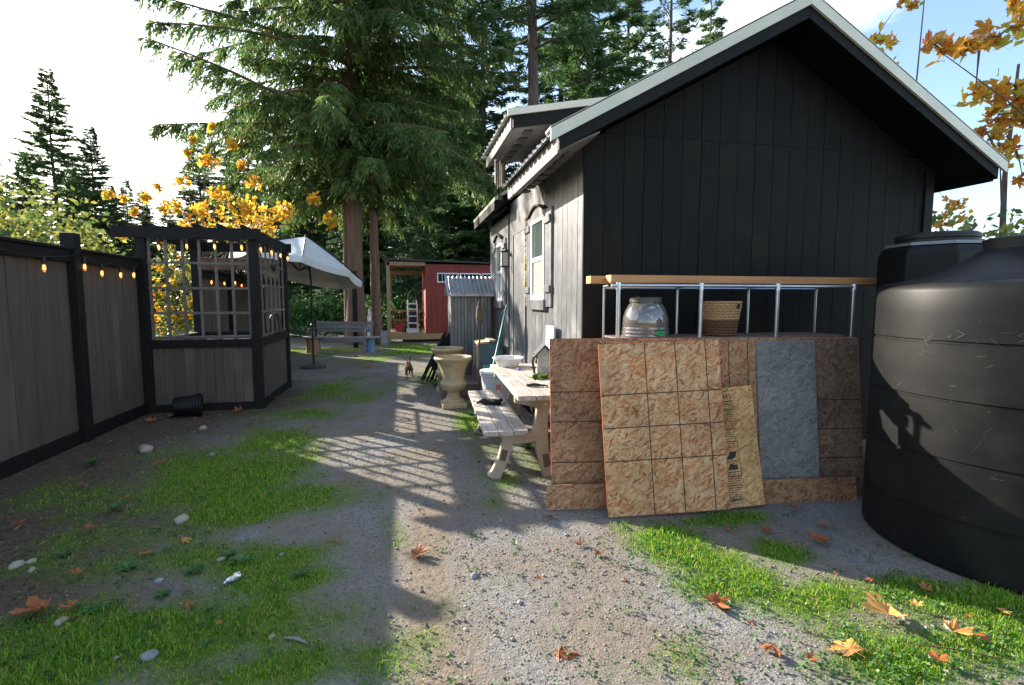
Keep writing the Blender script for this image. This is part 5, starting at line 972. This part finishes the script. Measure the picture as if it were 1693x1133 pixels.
sz = rng.gamma(1.5, .0011, n) + .0014 + (rng.uniform(0, 1, n) > .994) * rng.uniform(.003, .011, n); sz = sz * (1 + y * .07); a = rng.uniform(0, 6.28, n); V = o8[None] * sz[:, None, None] * rng.uniform(.6, 1.3, (n, 6, 3)); V[..., 2] *= .7
ca_, sa_ = np.cos(a)[:, None], np.sin(a)[:, None]; V = np.stack([V[..., 0] * ca_ - V[..., 1] * sa_, V[..., 0] * sa_ + V[..., 1] * ca_, V[..., 2]], -1) + np.stack([x, y, hgt(x, y) + sz * .25], -1)[:, None]
o = link('gravel', npmesh('gravel', V.reshape(-1, 3), (f8[None] + 6 * np.arange(n)[:, None, None]).reshape(-1, 3), 3), 'pebble'); o['kind'] = 'stuff'
x, y = scatter(60000, 1.2, 12, 1.5); s1, s2 = dirt_d(x, y); k = rng.uniform(0, 1, len(x)) < s1 * .6 + .10 * np.clip(.3 + fbm(x * 1.5, y * 1.5, 77), 0, 1); x, y = x[k], y[k]; n = len(x)
d = unit(np.stack([rng.normal(size=n), rng.normal(size=n), rng.normal(size=n) * .25], -1)); o = link('bark_chips', cards('bark_chips', np.stack([x, y, hgt(x, y) + .006], -1), d, rng.uniform(.012, .05, n), rng.uniform(.005, .014, n)), 'chip'); o['kind'] = 'stuff'
x, y = scatter(620000, 1.0, 16.5, 1.6); g = grass_d(x, y); k = rng.uniform(0, 1, len(x)) < g ** 1.3 * 1.2; x, y, g = x[k], y[k], g[k]; n = len(x)
h = (rng.uniform(.008, .026, n) * (.4 + g * .9)) * (1 + (fbm(x * 3, y * 3, 61) > .25) * .7); ln_ = rng.normal(0, .42, (n, 2)); w = rng.uniform(.0010, .0020, n) * (1 + y * .16); a = rng.uniform(0, 6.28, n)
sx_, sy_ = np.cos(a) * w, np.sin(a) * w; z = hgt(x, y); B0 = np.stack([x - sx_, y - sy_, z - .003], -1); B1 = np.stack([x + sx_, y + sy_, z - .003], -1); mx_, my_ = x + ln_[:, 0] * h * .4, y + ln_[:, 1] * h * .4
M0 = np.stack([mx_ - sx_ * .8, my_ - sy_ * .8, z + h * .6], -1); M1 = np.stack([mx_ + sx_ * .8, my_ + sy_ * .8, z + h * .6], -1); Tp = np.stack([x + ln_[:, 0] * h * 1.1, y + ln_[:, 1] * h * 1.1, z + h * (1 - .25 * np.abs(ln_).sum(1).clip(0, 1.5))], -1)
V = np.stack([B0, B1, M1, M0, Tp], 1).reshape(-1, 3); fb_ = np.array([(0, 1, 2), (0, 2, 3), (3, 2, 4)]); o = link('grass', npmesh('grass', V, (fb_[None] + 5 * np.arange(n)[:, None, None]).reshape(-1, 3), 3), 'grass_blade'); o['kind'] = 'stuff'
print('blades', n)
x, y = scatter(90000, 1.0, 9, 1.6); g = grass_d(x, y); k = rng.uniform(0, 1, len(x)) < (g * .10 + .035 * (x > -.2)) * np.clip(.4 + fbm(x * 2, y * 2, 44), 0, 1) * 2; x, y = x[k], y[k]; n = len(x); rep = 5
xx, yy = np.repeat(x, rep), np.repeat(y, rep); a = rng.uniform(0, 6.28, n * rep); l = np.repeat(rng.uniform(.007, .022, n), rep); d = unit(np.stack([np.cos(a), np.sin(a), rng.uniform(.05, .6, n * rep)], -1))
o = link('clover', cards('clover', np.stack([xx + np.cos(a) * l * .3, yy + np.sin(a) * l * .3, hgt(xx, yy) + rng.uniform(.004, .025, n * rep)], -1), d, l, l * .75), 'weed_leaf'); o['kind'] = 'stuff'
# broad-leaved weeds one can pick out
WD = [(375, 920, .07, 'broad-leaved weed beside the tan stone in the shade'), (320, 945, .07, 'broad-leaved weed on the shaded soil'), (210, 942, .08, 'broad-leaved weed spreading over shaded ground'), (105, 918, .07, 'low broad-leaved weed near the heap of stones'), (270, 985, .06, 'small broad weed beside the shaded grass'), (160, 1010, .07, 'pale broad weed beside large brown leaves'), (152, 770, .11, 'upright pale green weed near the fence'), (70, 755, .10, 'leafy weed at the foot of the fence'), (190, 845, .09, 'upright light green weed on the lawn'), (400, 930, .08, 'broad-leaved weed at the gravel edge'), (500, 950, .07, 'grey green tuft of weed on the gravel edge'), (780, 690, .14, 'bright green weed growing beside the bench leg'), (800, 720, .13, 'bright green weed under the bench seat'), (770, 660, .13, 'bright green weed at the foot of the urn'), (825, 785, .09, 'small weed at the near bench leg'), (720, 640, .16, 'green weed clump beside the urns'), (870, 740, .14, 'leafy weed in the shade under the table'), (730, 615, .16, 'green weed clump by the folded chairs'), (440, 668, .08, 'small weed at the pergola corner post')]
for i, (px, py, s, lb) in enumerate(WD):
    p = G(px, py); w_ = thing('weed', lb, 'weed', (p.x, p.y, hz(p.x, p.y))); n = 16
    up_ = .9 if 'upright' in lb or 'clump' in lb or 'bright' in lb else .3
    for j in range(9):
        a = j * 2.4 + i; e = Vector((math.cos(a), math.sin(a), up_ + .3 * random.random())).normalized(); sdv = Vector((-math.sin(a), math.cos(a), 0)); l = s * random.uniform(.6, 1.1); ww = l * .28
        MB().add([Vector((0, 0, .004)), e * l * .45 + sdv * ww + Vector((0, 0, .01)), e * l + Vector((0, 0, -.15 * l)), e * l * .45 - sdv * ww + Vector((0, 0, .01)), e * l * .5], [(0, 1, 4), (1, 2, 4), (2, 3, 4), (3, 0, 4)], True).build('leaf', 'weed_leaf', w_)
